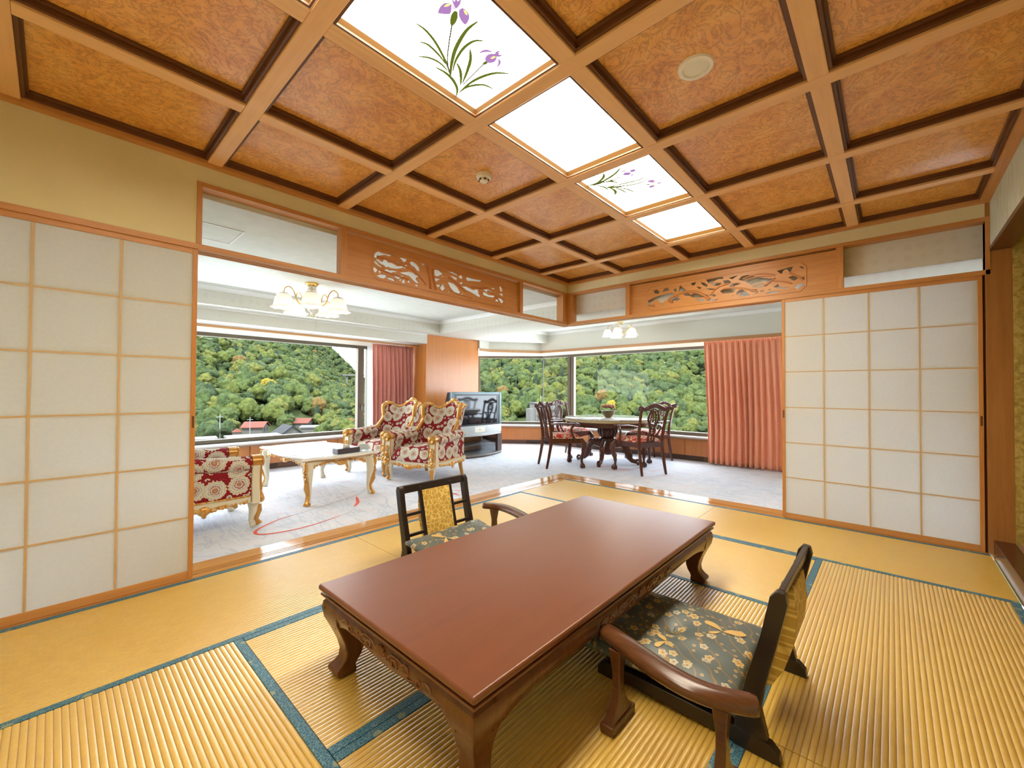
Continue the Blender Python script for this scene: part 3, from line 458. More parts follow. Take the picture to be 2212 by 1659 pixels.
# crown mouldings
def cove(name, p0, p1, n):   # small quarter cove along p0-p1 under the ceiling, n = inward normal
    q = MB(); a, b = Vector(p0), Vector(p1); N = Vector(n); prof = [(0, 0), (.05, 0), (.05, -.008), (.028, -.016), (.014, -.034), (.008, -.05), (0, -.05)]
    q.loft([[c+N*u+Vector((0, 0, v)) for u, v in prof] for c in (a, b)]); return struct(q.build(name, mat_white, None))
mat_white = mat('white_moulding_paint', (.82,.83,.80), .5)
cove('trim_22', (-5.3, 2.75, HC), (.095, 2.75, HC), (0, -1, 0)); cove('trim_23', (.095, 2.75, HC), (.095, .1, HC), (-1, 0, 0)); cove('trim_24', (2.42, 2.15, HC-.01), (2.42, -4.3, HC-.01), (-1, 0, 0))
cove('trim_25', (.97, 2.15, HC-.01), (2.42, 2.15, HC-.01), (0, -1, 0))
for nm, b in (('trim_26', (-5.3, -.02, 2.944, 2.952, 2.085, 2.112)), ('trim_27', (-5.3, -.02, 3.19, 3.205, 1.93, 1.95))): struct(box(nm, mat_white, b))
# wooden curtain boxes
PEL = wood('pelmet_wood_x', (.50,.26,.11), (.42,.20,.08), 0, .4); PELY = wood('pelmet_wood_y', (.50,.26,.11), (.42,.20,.08), 1, .4)
struct(box('trim_28', PEL, (-5.3, -.02, 3.2, 3.222, 1.897, 1.938))); struct(box('trim_29', PELY, (2.40, 2.42, -4.3, 2.345, 1.903, 1.953)))
q = MB(); q.prism([(1.24, 2.93), (1.495, 2.93), (2.40, 2.32), (2.42, 2.345), (1.505, 2.955), (1.24, 2.955)], 1.903, 1.953, lambda u, v, d: (u, v, d)); struct(q.build('trim_30', PEL))
# pillar clad in orange veneer
PIL = wood('pillar_veneer', (.62,.24,.06), (.52,.18,.04), 2, .25, 45, .03)
struct(box('wall_pillar', PIL, (-.02, 1.24, 2.98, 3.75, 0, 2.107), None, .003))
# outer walls: below the windows, ends, roof
ow = MB(); ow.box(-5.3, 1.9, 3.66, 3.75, -.06, .42); ow.box(2.80, 3.0, -4.3, 2.6, -.06, .42); ow.prism([(1.83, 3.66), (2.8, 2.5), (3.0, 2.6), (3.0, 3.0), (2.0, 3.75), (1.83, 3.75)], -.06, .42, lambda u, v, d: (u, v, d)); struct(ow.build('wall_window_base', LWALL, smooth=False))
struct(box('wall_sitting_rear', LWALL, (-5.4, -5.3, .1, 3.75, -.06, 2.7), None, 0)); struct(box('wall_sitting_end', LWALL, (.1, 3.0, -4.4, -4.3, -.06, 2.7), None, 0))
struct(box('ceiling_roof_slab', mat('roof_slab', (.4,.4,.4), .8), (-5.6, 3.1, -4.9, 3.85, 2.72, 2.85), None, 0))
# windows
def window(name, p0, p1, z0=.40, z1=1.872, bars=(), top=.05, bot=.05, jamb=(.03, .03)):
    a, b = Vector((*p0, 0)), Vector((*p1, 0)); L = (b-a).length; T = (b-a)/L; N = Vector((-T.y, T.x, 0)); t = bpy.data.objects.new(name, None); COL.objects.link(t); struct(t)
    def seg(u0, u1, d, za, zb, nm, m, bv=.003):
        q = MB(); q.box(u0, u1, -d, d, za, zb); mt = Matrix((T, N, Vector((0, 0, 1)))).transposed().to_4x4(); mt.translation = a; q.xf(mt); return q.build(nm, m, t, bv)
    seg(0, L, .045, z0, z0+bot, 'sill_frame', ALU); seg(0, L, .045, z1-top, z1, 'head_frame', ALU)
    if jamb[0]: seg(0, jamb[0], .04, z0+bot, z1-top, 'jamb', ALU)
    if jamb[1]: seg(L-jamb[1], L, .04, z0+bot, z1-top, 'jamb', ALU)
    us = [jamb[0]]
    for u0, u1 in bars: seg(u0, u1, .045, z0+bot, z1-top, 'mullion', ALU); us += [u0, u1]
    us.append(L-jamb[1])
    for i in range(0, len(us), 2): seg(us[i]-.004, us[i+1]+.004, .003, z0+bot-.004, z1-top+.004, 'pane', GLASS, 0)
    seg(0, L, .06, z1, 1.96, 'head_lining', mat_white)
    return t
w1 = window('window_1', (-5.3, 3.62), (-.06, 3.62), bars=((4.328, 4.437), (4.50, 4.53)), jamb=(.03, .05))
q = MB(); q.box(-.915, -.90, 3.555, 3.578, .78, .86); q.build('sash_handle', mat('handle_metal', (.3,.3,.29), .35, .8), w1, .003)
window('window_2', (1.83, 3.60), (2.75, 2.53), jamb=(.03, .0)); window('window_3', (2.75, 2.53), (2.75, 1.735), bars=((.665, .73),), jamb=(0, .055)); window('window_4', (2.75, 1.735), (2.75, -4.3), jamb=(.02, .03))
SLC = mat('silicone_joint', (.05,.055,.05), .6); w2 = bpy.data.objects['window_2']; box('silicone_joint', SLC, (2.742, 2.756, 2.523, 2.537, .45, 1.82), w2, 0)
# window counter and low cabinets
CAB = wood('cabinet_veneer', (.52,.20,.06), (.42,.15,.04), 2, .35, 40, .05); CTOP = mat('pale_counter_laminate', (.62,.60,.58), .16); PLIN = mat('brown_plinth', (.10,.065,.05), .5)
ct = thing('window_counter', 'long pale counter running under all the windows', 'counter')
path = [(-5.3, 3.33), (1.685, 3.33), (2.51, 2.29), (2.51, -4.3)]; bk = [(-5.3, 3.575), (1.82, 3.575), (2.705, 2.51), (2.705, -4.3)]
q = MB(); q.prism(path+bk[::-1], .372, .396, lambda u, v, d: (u, v, d)); q.build('top', CTOP, ct, .003)
q = MB(); q.prism([(x, y) for x, y in path]+[(2.53, -4.3), (2.53, 2.297), (1.695, 3.352), (-5.3, 3.352)], .352, .372, lambda u, v, d: (u, v, d)); q.build('edge', mat('counter_edge', (.28,.17,.12), .4), ct)
def cabinet(p0, p1, label, group):
    a, b = Vector((*p0, 0)), Vector((*p1, 0)); L = (b-a).length; T = (b-a)/L; N = Vector((-T.y, T.x, 0))
    t = thing('low_cabinet', label, 'cabinet', (*a.xy, 0), math.atan2(T.y, T.x), group)
    box('body', CAB, (.002, L-.002, .02, .16, .085, .352), t, 0); box('door', CAB, (.004, L-.004, 0, .02, .09, .349), t); pb = box('plinth', PLIN, (.0, L, .07, .13, 0, .085), t, 0)
    box('vent_grille', mat_vent, (L*.3, L*.7, .062, .071, .012, .075), t, 0)
mat_vent = mat('vent_brown', (.2,.11,.08), .5)
gapsL = [-5.3, -4.5, -3.55, -2.62, -1.41, -.2]
for i in range(5): cabinet((gapsL[i], 3.36), (gapsL[i+1], 3.36), ['low veneered cabinet hidden behind the shoji screen', 'low veneered cabinet past the end of the coffee table', 'low veneered cabinet behind the dark paisley armchair', 'low veneered cabinet behind the white coffee table', 'low veneered cabinet under the pink curtain'][i], 'low cabinets under the windows')
cabinet((1.71, 3.345), (2.535, 2.305), 'low veneered cabinet under the angled corner window, beside the television', 'low cabinets under the windows')
gapsR = [2.30, 1.25, .3, -.57, -1.5, -2.6, -4.3]
labsR = ['low veneered cabinet below the window mullion', 'low veneered cabinet behind the round table', 'low veneered cabinet ending beside the high-backed chair', 'low veneered cabinet whose far end slips behind the coral curtain', 'low veneered cabinet wholly behind the coral curtain', 'low veneered cabinet at the end of the window wall']
for i in range(6): cabinet((2.54, gapsR[i]), (2.54, gapsR[i+1]), labsR[i], 'low cabinets under the windows')
# curtains
def curtain(name, p0, p1, z0, z1, mat_, label, folds, amp=.035, seed=1, flare=0, two=False):
    rnd = random.Random(seed); a, b = Vector((*p0, 0)), Vector((*p1, 0)); L = (b-a).length; T = (b-a)/L; N = Vector((-T.y, T.x, 0)); ph = [rnd.uniform(-.8, .8) for _ in range(folds+2)]; am = [rnd.uniform(.55, 1.25) for _ in range(folds+2)]
    def fn(u, v):
        k = u*folds; i = int(min(k, folds-1)); f = k-i; pw = am[i]*(1-f)+am[i+1]*f; phase = ph[i]*(1-f)+ph[i+1]*f
        z = z1+(z0-z1)*v; s = math.sin(2*PI*k+phase*v*2.2); grow = .35+.75*min(1, v*2.2); top = math.sin(4*PI*k)*.3*max(0, 1-v*9)
        d = amp*pw*grow*(s+.28*math.sin(4*PI*k+phase))+amp*top; uu_ = u*L-(1-u)*flare*max(0, 1-v*1.4)+.02*math.sin(3*v+phase)*u*(1-u)
        p = a+T*uu_+N*d; return (p.x, p.y, z)
    t = thing(name, label, 'curtain', (*((a+b)/2).xy, z0)); off = Matrix.Translation((-t.location.x, -t.location.y, -t.location.z))
    q = MB(); q.grid(folds*12, 24, fn); q.xf(off); o = q.build('fabric', mat_, t, ang=3); m = o.modifiers.new('thick', 'SOLIDIFY'); m.thickness = .002
    q = MB(); q.grid(folds*12, 2, lambda u, v: tuple(Vector(fn(u, v*.035))+N*.0025)); q.xf(off); q.build('heading_tape', mat_, t, ang=3)
    return t
def cloth(name, a, b, tr=.15):
    m = mat(name, a, .85, spec=.2); g = G(m); v = g.co((1,1,1)); n = g.noise(g.co((260,260,40)), 1, 2); g.col(g.ramp(n, [(.3, a), (.7, b)]))
    m.node_tree.nodes['Principled BSDF'].inputs['Sheen Weight'].default_value = .3; return m
curtain('curtain', (-.845, 3.33), (-.045, 3.33), .40, 1.90, cloth('rose_velvet', (.66,.27,.22), (.74,.34,.29)), 'dusty pink pleated curtain beside the orange veneered pillar', 10, .038, 3)
curtain('curtain', (2.44, -.955), (2.44, -3.3), .02, 1.905, cloth('coral_velvet', (.88,.335,.20), (.93,.42,.26)), 'wide coral pleated curtain reaching the floor beside the shoji screen', 30, .038, 5, .055)
LACE = bpy.data.materials.new('lace'); LACE.use_nodes = True; g = G(LACE); g.p.inputs['Base Color'].default_value = (.9,.9,.9,1); g.p.inputs['Roughness'].default_value = .9
g.p.inputs['Alpha'].default_value = .8; g.p.inputs['Subsurface Weight'].default_value = 0
tl = g.n('BsdfTranslucent'); tl.inputs[0].default_value = (.9,.92,.93,1); mx = g.n('MixShader'); mx.inputs[0].default_value = .6; g.l(g.p.outputs[0], mx.inputs[1]); g.l(tl.outputs[0], mx.inputs[2]); g.l(mx.outputs[0], g.t.nodes['Material Output'].inputs[0])
curtain('lace_curtain', (-.86, 3.48), (-.10, 3.48), .42, 1.86, LACE, 'thin white lace curtain behind the dusty pink curtain', 9, .02, 8)
# slot vents and access hatch in the ceiling
VENT = mat('vent_grey', (.33,.34,.31), .5)
for lab, b in (('long narrow slot vent in the ceiling above the coffee table', (-3.9, -1.26, 2.585, 2.615, HC-.004, HC)), ('long narrow slot vent in the ceiling above the dining table', (2.24, 2.268, -1.05, 1.0, HC-.014, HC-.01))):
    t = thing('slot_vent', lab, 'air vent', ((b[0]+b[1])/2, (b[2]+b[3])/2, b[4])); q = MB(); q.box(*b); q.xf(Matrix.Translation(-t.location)); q.build('slot', VENT, t)
    e = .008
    for c in ((b[0]-e, b[1]+e, b[2]-e, b[2]), (b[0]-e, b[1]+e, b[3], b[3]+e)) if b[1]-b[0] > 1 else ((b[0]-e, b[0], b[2]-e, b[3]+e), (b[1], b[1]+e, b[2]-e, b[3]+e)):
        q = MB(); q.box(*c, b[4]-.003, b[5]); q.xf(Matrix.Translation(-t.location)); q.build('flange', mat_white, t)
t = thing('access_hatch', 'square white access hatch in the papered ceiling above the armchair', 'hatch', (-3.68, .745, HC))
q = MB()
for b in ((-.22, .22, -.2, -.185), (-.22, .22, .185, .2), (-.22, -.205, -.185, .185), (.205, .22, -.185, .185)): q.box(*b, -.006, 0)
q.build('frame', mat_white, t, .002); box('lid', LCEIL, (-.2, .2, -.182, .182, -.003, 0), t, 0)
# ================================================================== LOW TABLE
TAB = wood('table_lacquer', (.175,.055,.020), (.155,.047,.016), 0, .29, 18, .05, .7, 0.); TABZ = wood('table_leg_wood', (.15,.052,.018), (.095,.03,.010), 2, .24)
TABC = mat('table_carving', (.20,.075,.025), .35)
def low_table():
    t = thing('low_table', 'large dark red lacquered low table with cabriole legs and carved apron', 'table', (-2.72, -1.83, 0)); hx, hy = .98, .46
    def slab(z0, z1, e, name, r):
        q = MB(); q.box(-hx+e, hx-e, -hy+e, hy-e, z0, z1); return q.build(name, TAB, t, r, seg=4)
    slab(.327, .350, 0, 'top', .010); slab(.3065, .3165, .008, 'upper_moulding', .003); slab(.300, .329, .034, 'neck', 0)
    E_ = [(.302,.030,.06),(.285,.014,.064),(.262,.010,.066),(.225,.016,.060),(.185,.034,.049),(.14,.052,.040),(.10,.061,.035),(.07,.058,.033),(.046,.044,.035),(.03,.030,.040),(.018,.028,.042),(.008,.036,.038),(.0,.042,.034)]
    for sx in (-1, 1):
        for sy in (-1, 1):
            rings = []
            for z, e, s in E_:
                ox, oy = hx-e, hy-e; rings.append([(sx*a, sy*b, z) for a, b in ((ox, oy), (ox-2*s, oy), (ox-2*s, oy-2*s), (ox, oy-2*s))])
            MB().loft(rings).build('leg', TABZ, t, .006, ang=.5)
    def zb(u): a = abs(u); return .196+.036*(1-max(0, (a-.72)/.28)**2)-.012*math.exp(-(u/.35)**2)
    for ax, L, H in ((0, hx, hy), (1, hy, hx)):
        for s in (-1, 1):
            rings = []; l0 = L-.1
            for i in range(33):
                u = -1+2*i/32; zz = zb(u); sec = [(.030,.304), (.015,.287), (.011,.264), (.018, (zz+.264)/2), (.026, zz), (.055, zz), (.055, .304)]
                rings.append([((u*l0, s*(H-e), z) if ax == 0 else (s*(H-e), u*l0, z)) for e, z in sec])
            ap = MB().loft(rings).build('apron', TABZ, t, 0, ang=.6)
            c = MB(); ee = lambda z: .0115+max(0, .262-z)*.28; zc = lambda z: .268+(z-.262)*.74; P = (lambda u, z: (u, s*(H-ee(zc(z))), zc(z))) if ax == 0 else (lambda u, z: (s*(H-ee(zc(z))), u, zc(z))); k = 1.25 if ax == 0 else 1
            for m in (-1, 1):
                for pts, r in ((spiral((.075, .258), .028, .008, PI, PI*3.3), .0042), (spiral((.14, .262), .026, .010, PI*.9, -PI*.9), .0036), (spiral((.205, .256), .024, .006, PI*1.1, PI*3.2), .0036),
                               ([(.03,.25),(.06,.285),(.10,.288),(.13,.275)], .003), ([(.12,.24),(.16,.238),(.19,.25)], .003), ([(.225,.27),(.245,.28),(.262,.272),(.27,.258)], .0036)):
                    c.tube([P(m*k*a, b) for a, b in pts], r, 6)
                for a in (.35, .75, 1.15): c.tube([P(m*.004, .243), P(m*.05*math.cos(a)*.8, .243+.05*math.sin(a))], [.002, .006], 6)
            c.tube([P(0, .24), P(0, .292)], [.002, .007], 6); c.build('carving', TABC, ap)
    return t
low_table()
# ================================================================== FLOOR CHAIRS, CUSHIONS, ARMRESTS
ZW = mat('black_lacquer_wood', (.018,.011,.009), .28); ZARM = wood('armrest_wood', (.12,.045,.016), (.07,.024,.009), 1, .2)
def scale_gold():
    m = mat('gold_scale_brocade', (.55,.36,.10), .5); g = G(m); v = g.co((1,0,1)); vo = g.n('TexVoronoi'); vo.feature = 'DISTANCE_TO_EDGE'; g.l(v, vo.inputs['Vector']); vo.inputs['Scale'].default_value = 34; vo.inputs['Randomness'].default_value = .75
    g.col(g.ramp(vo.outputs['Distance'], [(.03, (.78,.56,.16)), (.09, (.50,.31,.055))])); g.bump(vo.outputs['Distance'], .3, .003); return m
GSC = scale_gold()
def brocade():
    m = mat('blue_grey_flower_brocade', (.1,.13,.13), .42); g = G(m); v = g.co((1,1,.15)); base = (.085,.115,.115)
    sep = g.n('SeparateXYZ')
    def flower(scale, seed, size, petals, col, thr):
        mp = g.co((1,1,.0), loc=(seed, seed*.37, 0)); vo = g.n('TexVoronoi'); vo.voronoi_dimensions = '2D'; g.l(mp, vo.inputs['Vector']); vo.inputs['Scale'].default_value = scale; vo.inputs['Randomness'].default_value = .8
        sc = g.n('VectorMath'); sc.operation = 'SCALE'; sc.inputs['Scale'].default_value = 1.; g.l(mp, sc.inputs[0])
        sb = g.n('VectorMath'); sb.operation = 'SUBTRACT'; g.l(sc.outputs[0], sb.inputs[0]); g.l(vo.outputs['Position'], sb.inputs[1]); sp = g.n('SeparateXYZ'); g.l(sb.outputs[0], sp.inputs[0])
        an = g.math('ARCTAN2', sp.outputs[1], sp.outputs[0]); r = g.math('MULTIPLY', vo.outputs['Distance'], 1/scale)
        pet = g.math('ADD', .78, g.math('MULTIPLY', g.math('ABSOLUTE', g.math('COSINE', g.math('MULTIPLY', an, petals/2))), .35)); rr_ = g.math('DIVIDE', r, g.math('MULTIPLY', pet, size))
        cs = g.n('SeparateColor'); g.l(vo.outputs['Color'], cs.inputs[0]); on = g.math('GREATER_THAN', cs.outputs[0], thr)
        msk = g.math('MULTIPLY', g.math('LESS_THAN', rr_, 1), on); ed = g.math('GREATER_THAN', rr_, .8)
        return msk, ed, rr_
    c = g.mix(g.math('MULTIPLY', g.noise(v, 5, 4), .5), base, (.13,.155,.15))
    w_ = g.n('TexWave'); w_.inputs['Scale'].default_value = 5; w_.inputs['Distortion'].default_value = 9; w_.inputs['Detail'].default_value = 2; g.l(g.co((1,1,0), rot=(0,0,.9)), w_.inputs['Vector'])
    c = g.mix(g.math('GREATER_THAN', w_.outputs['Fac'], .972), c, (.24,.16,.07))
    for sc_, sd, sz, pt, cl, th in ((14, .3, .0155, 5, (.50,.35,.12), .5), (12, 4.1, .0145, 5, (.42,.41,.32), .62), (9, 7.7, .018, 6, (.53,.34,.10), .75), (26, 2.2, .006, 4, (.38,.23,.08), .5)):
        k, ed, r = flower(sc_, sd, sz, pt, cl, th); fc = g.mix(ed, cl, (.62,.55,.36)); fc = g.mix(g.math('LESS_THAN', r, .28), fc, (.30,.16,.05)); c = g.mix(k, c, fc)
    g.col(c); g.bump(g.noise(g.co((1,1,1)), 320, 2), .15, .001); return m
BROC = brocade()
def zaisu():
    t = thing('floor_chair', '', 'floor chair'); X = lambda x: (lambda u, v, d: (d, u, v))
    for s in (-1, 1):
        x0, x1 = s*.262-.017, s*.262+.017; f = lambda u, v, d: (d, u, v)
        q = MB(); q.prism([(.30,.0),(.30,.03),(.285,.05),(.25,.058),(-.26,.058),(-.30,.05),(-.322,.028),(-.326,.0),(-.20,.0),(-.19,.012),(.18,.012),(.19,0)], x0, x1, f); q.build('runner', ZW, t, .003)
        q = MB(); q.prism([(-.298,.50),(-.315,.522),(-.338,.518),(-.345,.49),(-.318,.36),(-.285,.22),(-.272,.14),(-.292,.055),(-.195,.055),(-.212,.14),(-.236,.24),(-.272,.37)], x0, x1, f); q.build('back_post', ZW, t, .004)
        q = MB()
        def lean(z): return -.212-(z-.14)*.252
        q.prism([(lean(.5)-.003,.5),(lean(.5)-.024,.5),(lean(.1)-.024,.1),(lean(.1)-.003,.1)], s*.122-.011, s*.122+.011, f); q.build('back_stile', ZW, t, .002)
        for z in (.225, .345):
            q = MB(); a, b = sorted((s*.13, s*.248)); q.box(a, b, lean(z)-.022, lean(z)-.006, z-.009, z+.009); q.build('rung', ZW, t, .002)
    q = MB(); q.prism([(-.302,.474),(-.316,.520),(-.334,.520),(-.327,.474)], -.246, .246, lambda u, v, d: (d, u, v)); q.build('top_rail', ZW, t, .003)
    q = MB(); q.prism([(-.215,.13),(-.2985,.475),(-.335,.475),(-.346,.39),(-.338,.30),(-.308,.2),(-.27,.13)], -.112, .112, lambda u, v, d: (d, u, v)); q.build('back_panel', GSC, t, .003)
    box('seat_board', ZW, (-.246, .246, -.19, .28, .052, .068), t)
    return t
def cushion_mesh():
    t = thing('seat_cushion', '', 'cushion'); hw = .31
    def fn(sg):
        def f(u, v):
            a, b = u*2-1, v*2-1; ed = max(0, (1-abs(a)**5)*(1-abs(b)**5))**.5; pull = 1-.045*(1-(abs(a)**2))*abs(b)**6-.045*(1-abs(b)**2)*abs(a)**6
            x, y = a*hw*(1-.05*(1-b*b)*abs(a)**4), b*hw*(1-.05*(1-a*a)*abs(b)**4); dent = math.exp(-((a*a+b*b)/.03)); wr = .005*math.sin(9*a+4*b)*math.sin(6*b-3*a)*ed*(1-dent)
            z = .034+sg*(.0025+.030*ed-.022*dent*(1 if sg > 0 else .4)+(wr if sg > 0 else 0)); return (x, y, max(z, .001))
        return f
    q = MB(); q.grid(36, 36, fn(1)); q.grid(36, 36, fn(-1)); o = q.build('cover', BROC, t, ang=3); 
    b = bmesh.new(); b.from_mesh(o.data); bmesh.ops.remove_doubles(b, verts=b.verts, dist=.0052); bmesh.ops.recalc_face_normals(b, faces=b.faces); b.to_mesh(o.data); b.free()
    q = MB()
    for k in range(6):
        a = k*PI/3; q.tube([(0, 0, .044), (.02*math.cos(a), .02*math.sin(a), .05), (.036*math.cos(a), .036*math.sin(a), .058)], .0012, 5)
    q.build('tuft', mat('tuft_thread', (.35,.24,.08), .7), t)
    GB = mat('gold_thread', (.62,.42,.14), .5)
    top = fn(1)
    def zat(x, y): return top((x/hw+1)/2, (y/hw+1)/2)[2]+.0022
    for (cx, cy, rot, s) in ((.10, -.17, .4, 1.), (-.12, -.02, 2.2, .7), (.14, .2, 1.2, .6)):
        q = MB()
        for sh in ([(0,0),(.03,.035),(.055,.06),(.075,.055),(.07,.03),(.04,.01)], [(0,0),(.02,-.03),(.03,-.075),(.012,-.09),(-.008,-.06),(-.006,-.02)], [(0,.005),(-.02,.03),(-.022,.055),(-.008,.045)]):
            c = bez([(a, b, 0) for a, b in sh+[sh[0]]], 3)[:-1]; V = []
            for p in c:
                x, y = cx+s*(p.x*math.cos(rot)-p.y*math.sin(rot)), cy+s*(p.x*math.sin(rot)+p.y*math.cos(rot)); V.append((x, y, zat(x, y)))
            mx_, my_ = sum(a[0] for a in V)/len(V), sum(a[1] for a in V)/len(V); V.append((mx_, my_, zat(mx_, my_)+.0005)); n = len(V)-1; q.add(V, [(i, (i+1) % n, n) for i in range(n)])
        q.build('woven_butterfly', GB, t, smooth=False)
    return t
def armrest():
    t = thing('armrest', '', 'armrest'); path = bez([(.035,.245,.262), (-.01,.13,.268), (-.055,-.02,.268), (-.06,-.14,.268), (-.01,-.255,.266)], 6); n = len(path); rings = []
    for i, p in enumerate(path):
        T = (path[min(i+1, n-1)]-path[max(i-1, 0)]).normalized(); N = Vector((-T.y, T.x, 0)); e = min(i, n-1-i)/(n-1); w_ = .044*min(1, .55+e*9)**.5*(.85+.15*math.sin(PI*i/(n-1))); h = .019
        rings.append([p+N*(w_*a)+Vector((0, 0, h*b)) for a, b in ((-1,-.3),(-.9,.45),(-.55,.9),(0,1),(.55,.9),(.9,.45),(1,-.3),(.8,-.9),(0,-1),(-.8,-.9))])
    MB().loft(rings).build('arm', ZARM, t, ang=1.2)
    for y, x in ((.165, -.012), (-.175, -.045)):
        prof = [(.252,.030,.022),(.22,.026,.019),(.17,.018,.014),(.12,.020,.014),(.08,.030,.015),(.045,.055,.017),(.028,.072,.019)]
        q = MB(); q.loft([[(x+a*w_, y+b*d, z) for a, b in ((-1,-1),(1,-1),(1,1),(-1,1))] for z, w_, d in prof]); q.build('leg', ZARM, t, .004, ang=.5)
        box('foot', ZARM, (x-.082, x+.082, y-.024, y+.024, 0, .03), t, .005)
    return t
z1 = zaisu(); z1.location = (-2.66, -2.495, 0); z1['label'] = 'black lacquered floor chair pushed up to the low table on the alcove side'; z1['group'] = 'floor chairs at the low table'
z2 = copy_tree(z1, (-2.685, -1.105, 0), PI, 'black lacquered floor chair with gold back panel on the carpet side of the low table')
c1 = cushion_mesh(); c1.location = (-2.655, -2.385, .0685); c1.rotation_euler = (0, 0, .02); c1['label'] = 'blue-grey flowered seat cushion tucked partly under the low table on the alcove side'; c1['group'] = 'seat cushions on the floor chairs'
c2 = copy_tree(c1, (-2.69, -1.20, .125), PI+.03, 'blue-grey flowered seat cushion on the floor chair beside the carpet'); c2.rotation_euler = (-.2, 0, PI+.03)
a1_ = armrest(); a1_.location = (-3.095, -2.54, 0); a1_['label'] = 'brown curved wooden armrest standing beside the floor chair on the alcove side'; a1_['group'] = 'wooden armrests'
copy_tree(a1_, (-2.25, -1.06, 0), PI, 'brown curved wooden armrest half hidden behind the low table')
# ================================================================== GILT ARMCHAIRS AND COFFEE TABLE
GOLD = mat('gilt_paint', (.58,.30,.08), .28, .55); CREAM = mat('cream_lacquer', (.72,.67,.52), .3)
def gilt():
    m = mat('gilt_on_cream', (.6,.4,.1), .28, .45); g = G(m); n = g.noise(g.co((1,1,1)), 38, 3); g.col(g.ramp(n, [(.42, (.62,.27,.045)), (.55, (.70,.42,.12)), (.66, (.74,.66,.48))])); return m
GILT = gilt()
def paisley():
    m = mat('paisley_tapestry', (.35,.03,.04), .75, spec=.25); g = G(m); v = g.co((1,1,1)); nz_ = g.noise(v, 22, 3, .6)
    tn = g.n('TexCoord'); sn_ = g.n('SeparateXYZ'); g.l(tn.outputs['Normal'], sn_.inputs[0]); sv_ = g.n('SeparateXYZ'); g.l(v, sv_.inputs[0]); ax_, ay_, az_ = [g.math('ABSOLUTE', sn_.outputs[i]) for i in range(3)]
    isy = g.math('GREATER_THAN', ay_, g.math('MAXIMUM', ax_, .5)); isz = g.math('GREATER_THAN', az_, .72)
    def lerp(f, a, b): return g.math('ADD', g.math('MULTIPLY', g.math('SUBTRACT', 1, f), a), g.math('MULTIPLY', f, b))
    uu_ = lerp(isy, sv_.outputs[1], sv_.outputs[0]); vv_ = lerp(isz, sv_.outputs[2], sv_.outputs[0]); uu_ = lerp(isz, uu_, sv_.outputs[1])
    cb = g.n('CombineXYZ'); g.l(uu_, cb.inputs[0]); g.l(vv_, cb.inputs[1]); v2d = cb.outputs[0]
    vo = g.n('TexVoronoi'); vo.voronoi_dimensions = '2D'; g.l(v2d, vo.inputs['Vector']); vo.inputs['Scale'].default_value = 6.2; vo.inputs['Randomness'].default_value = .55
    sb = g.n('VectorMath'); sb.operation = 'SUBTRACT'; g.l(v2d, sb.inputs[0]); g.l(vo.outputs['Position'], sb.inputs[1]); sp = g.n('SeparateXYZ'); g.l(sb.outputs[0], sp.inputs[0])
    an = g.math('ARCTAN2', sp.outputs[1], sp.outputs[0]); sc = g.math('MULTIPLY', g.math('ABSOLUTE', g.math('SINE', g.math('MULTIPLY', an, 9))), .045)
    d = g.math('ADD', g.math('ADD', vo.outputs['Distance'], sc), g.math('MULTIPLY', g.math('SUBTRACT', nz_, .5), .26))
    R = (.24,.008,.016); Cm = (.66,.62,.52); Bl = (.30,.35,.36); Gd = (.40,.30,.14)
    c = g.ramp(d, [(.0, Gd), (.09, (.40,.13,.10)), (.15, Cm), (.20, R), (.235, Cm), (.30, Bl), (.33, Cm), (.42, Gd), (.44, Cm), (.485, R)], 'CONSTANT')
    v2 = g.n('TexVoronoi'); v2.voronoi_dimensions = '2D'; g.l(v2d, v2.inputs['Vector']); v2.inputs['Scale'].default_value = 15; v2.inputs['Randomness'].default_value = .6
    c2_ = g.ramp(v2.outputs['Distance'], [(.0, (.25,.25,.26)), (.14, Cm), (.27, Gd), (.31, R)], 'CONSTANT'); far = g.math('GREATER_THAN', d, .60)
    g.col(g.mix(far, c, c2_)); g.bump(g.noise(v, 500, 2), .2, .001); return m
PAIS = paisley()
def cabriole(q, x, y, dx, dy, h, r, foot=1.0):
    d = Vector((dx, dy, 0)); b = Vector((x, y, 0)); prof = [(h,0,1.15),(h*.8,.22,1.2),(h*.62,.20,1.0),(h*.42,.02,.72),(h*.25,-.12,.56),(h*.12,-.02,.55),(h*.06,.18,.72*foot),(.004,.22,.6*foot)]
    q.tube([tuple(b+d*(o*r*2)+Vector((0, 0, z))) for z, o, _ in prof], [r*s for _, _, s in prof], 10)
def lumps(q, pts, r, n, seed, jit=.4, flat=(1,1,1)):
    rnd = random.Random(seed); P = bez(pts, 6)
    for i in range(n):
        p = P[int(i/(max(1, n-1))*(len(P)-1))]; k = r*rnd.uniform(1-jit, 1+jit)
        q.ell((p.x+rnd.uniform(-.3, .3)*r, p.y+rnd.uniform(-.3, .3)*r, p.z+rnd.uniform(-.3, .3)*r), (k*flat[0], k*flat[1], k*flat[2]), 7, 5)
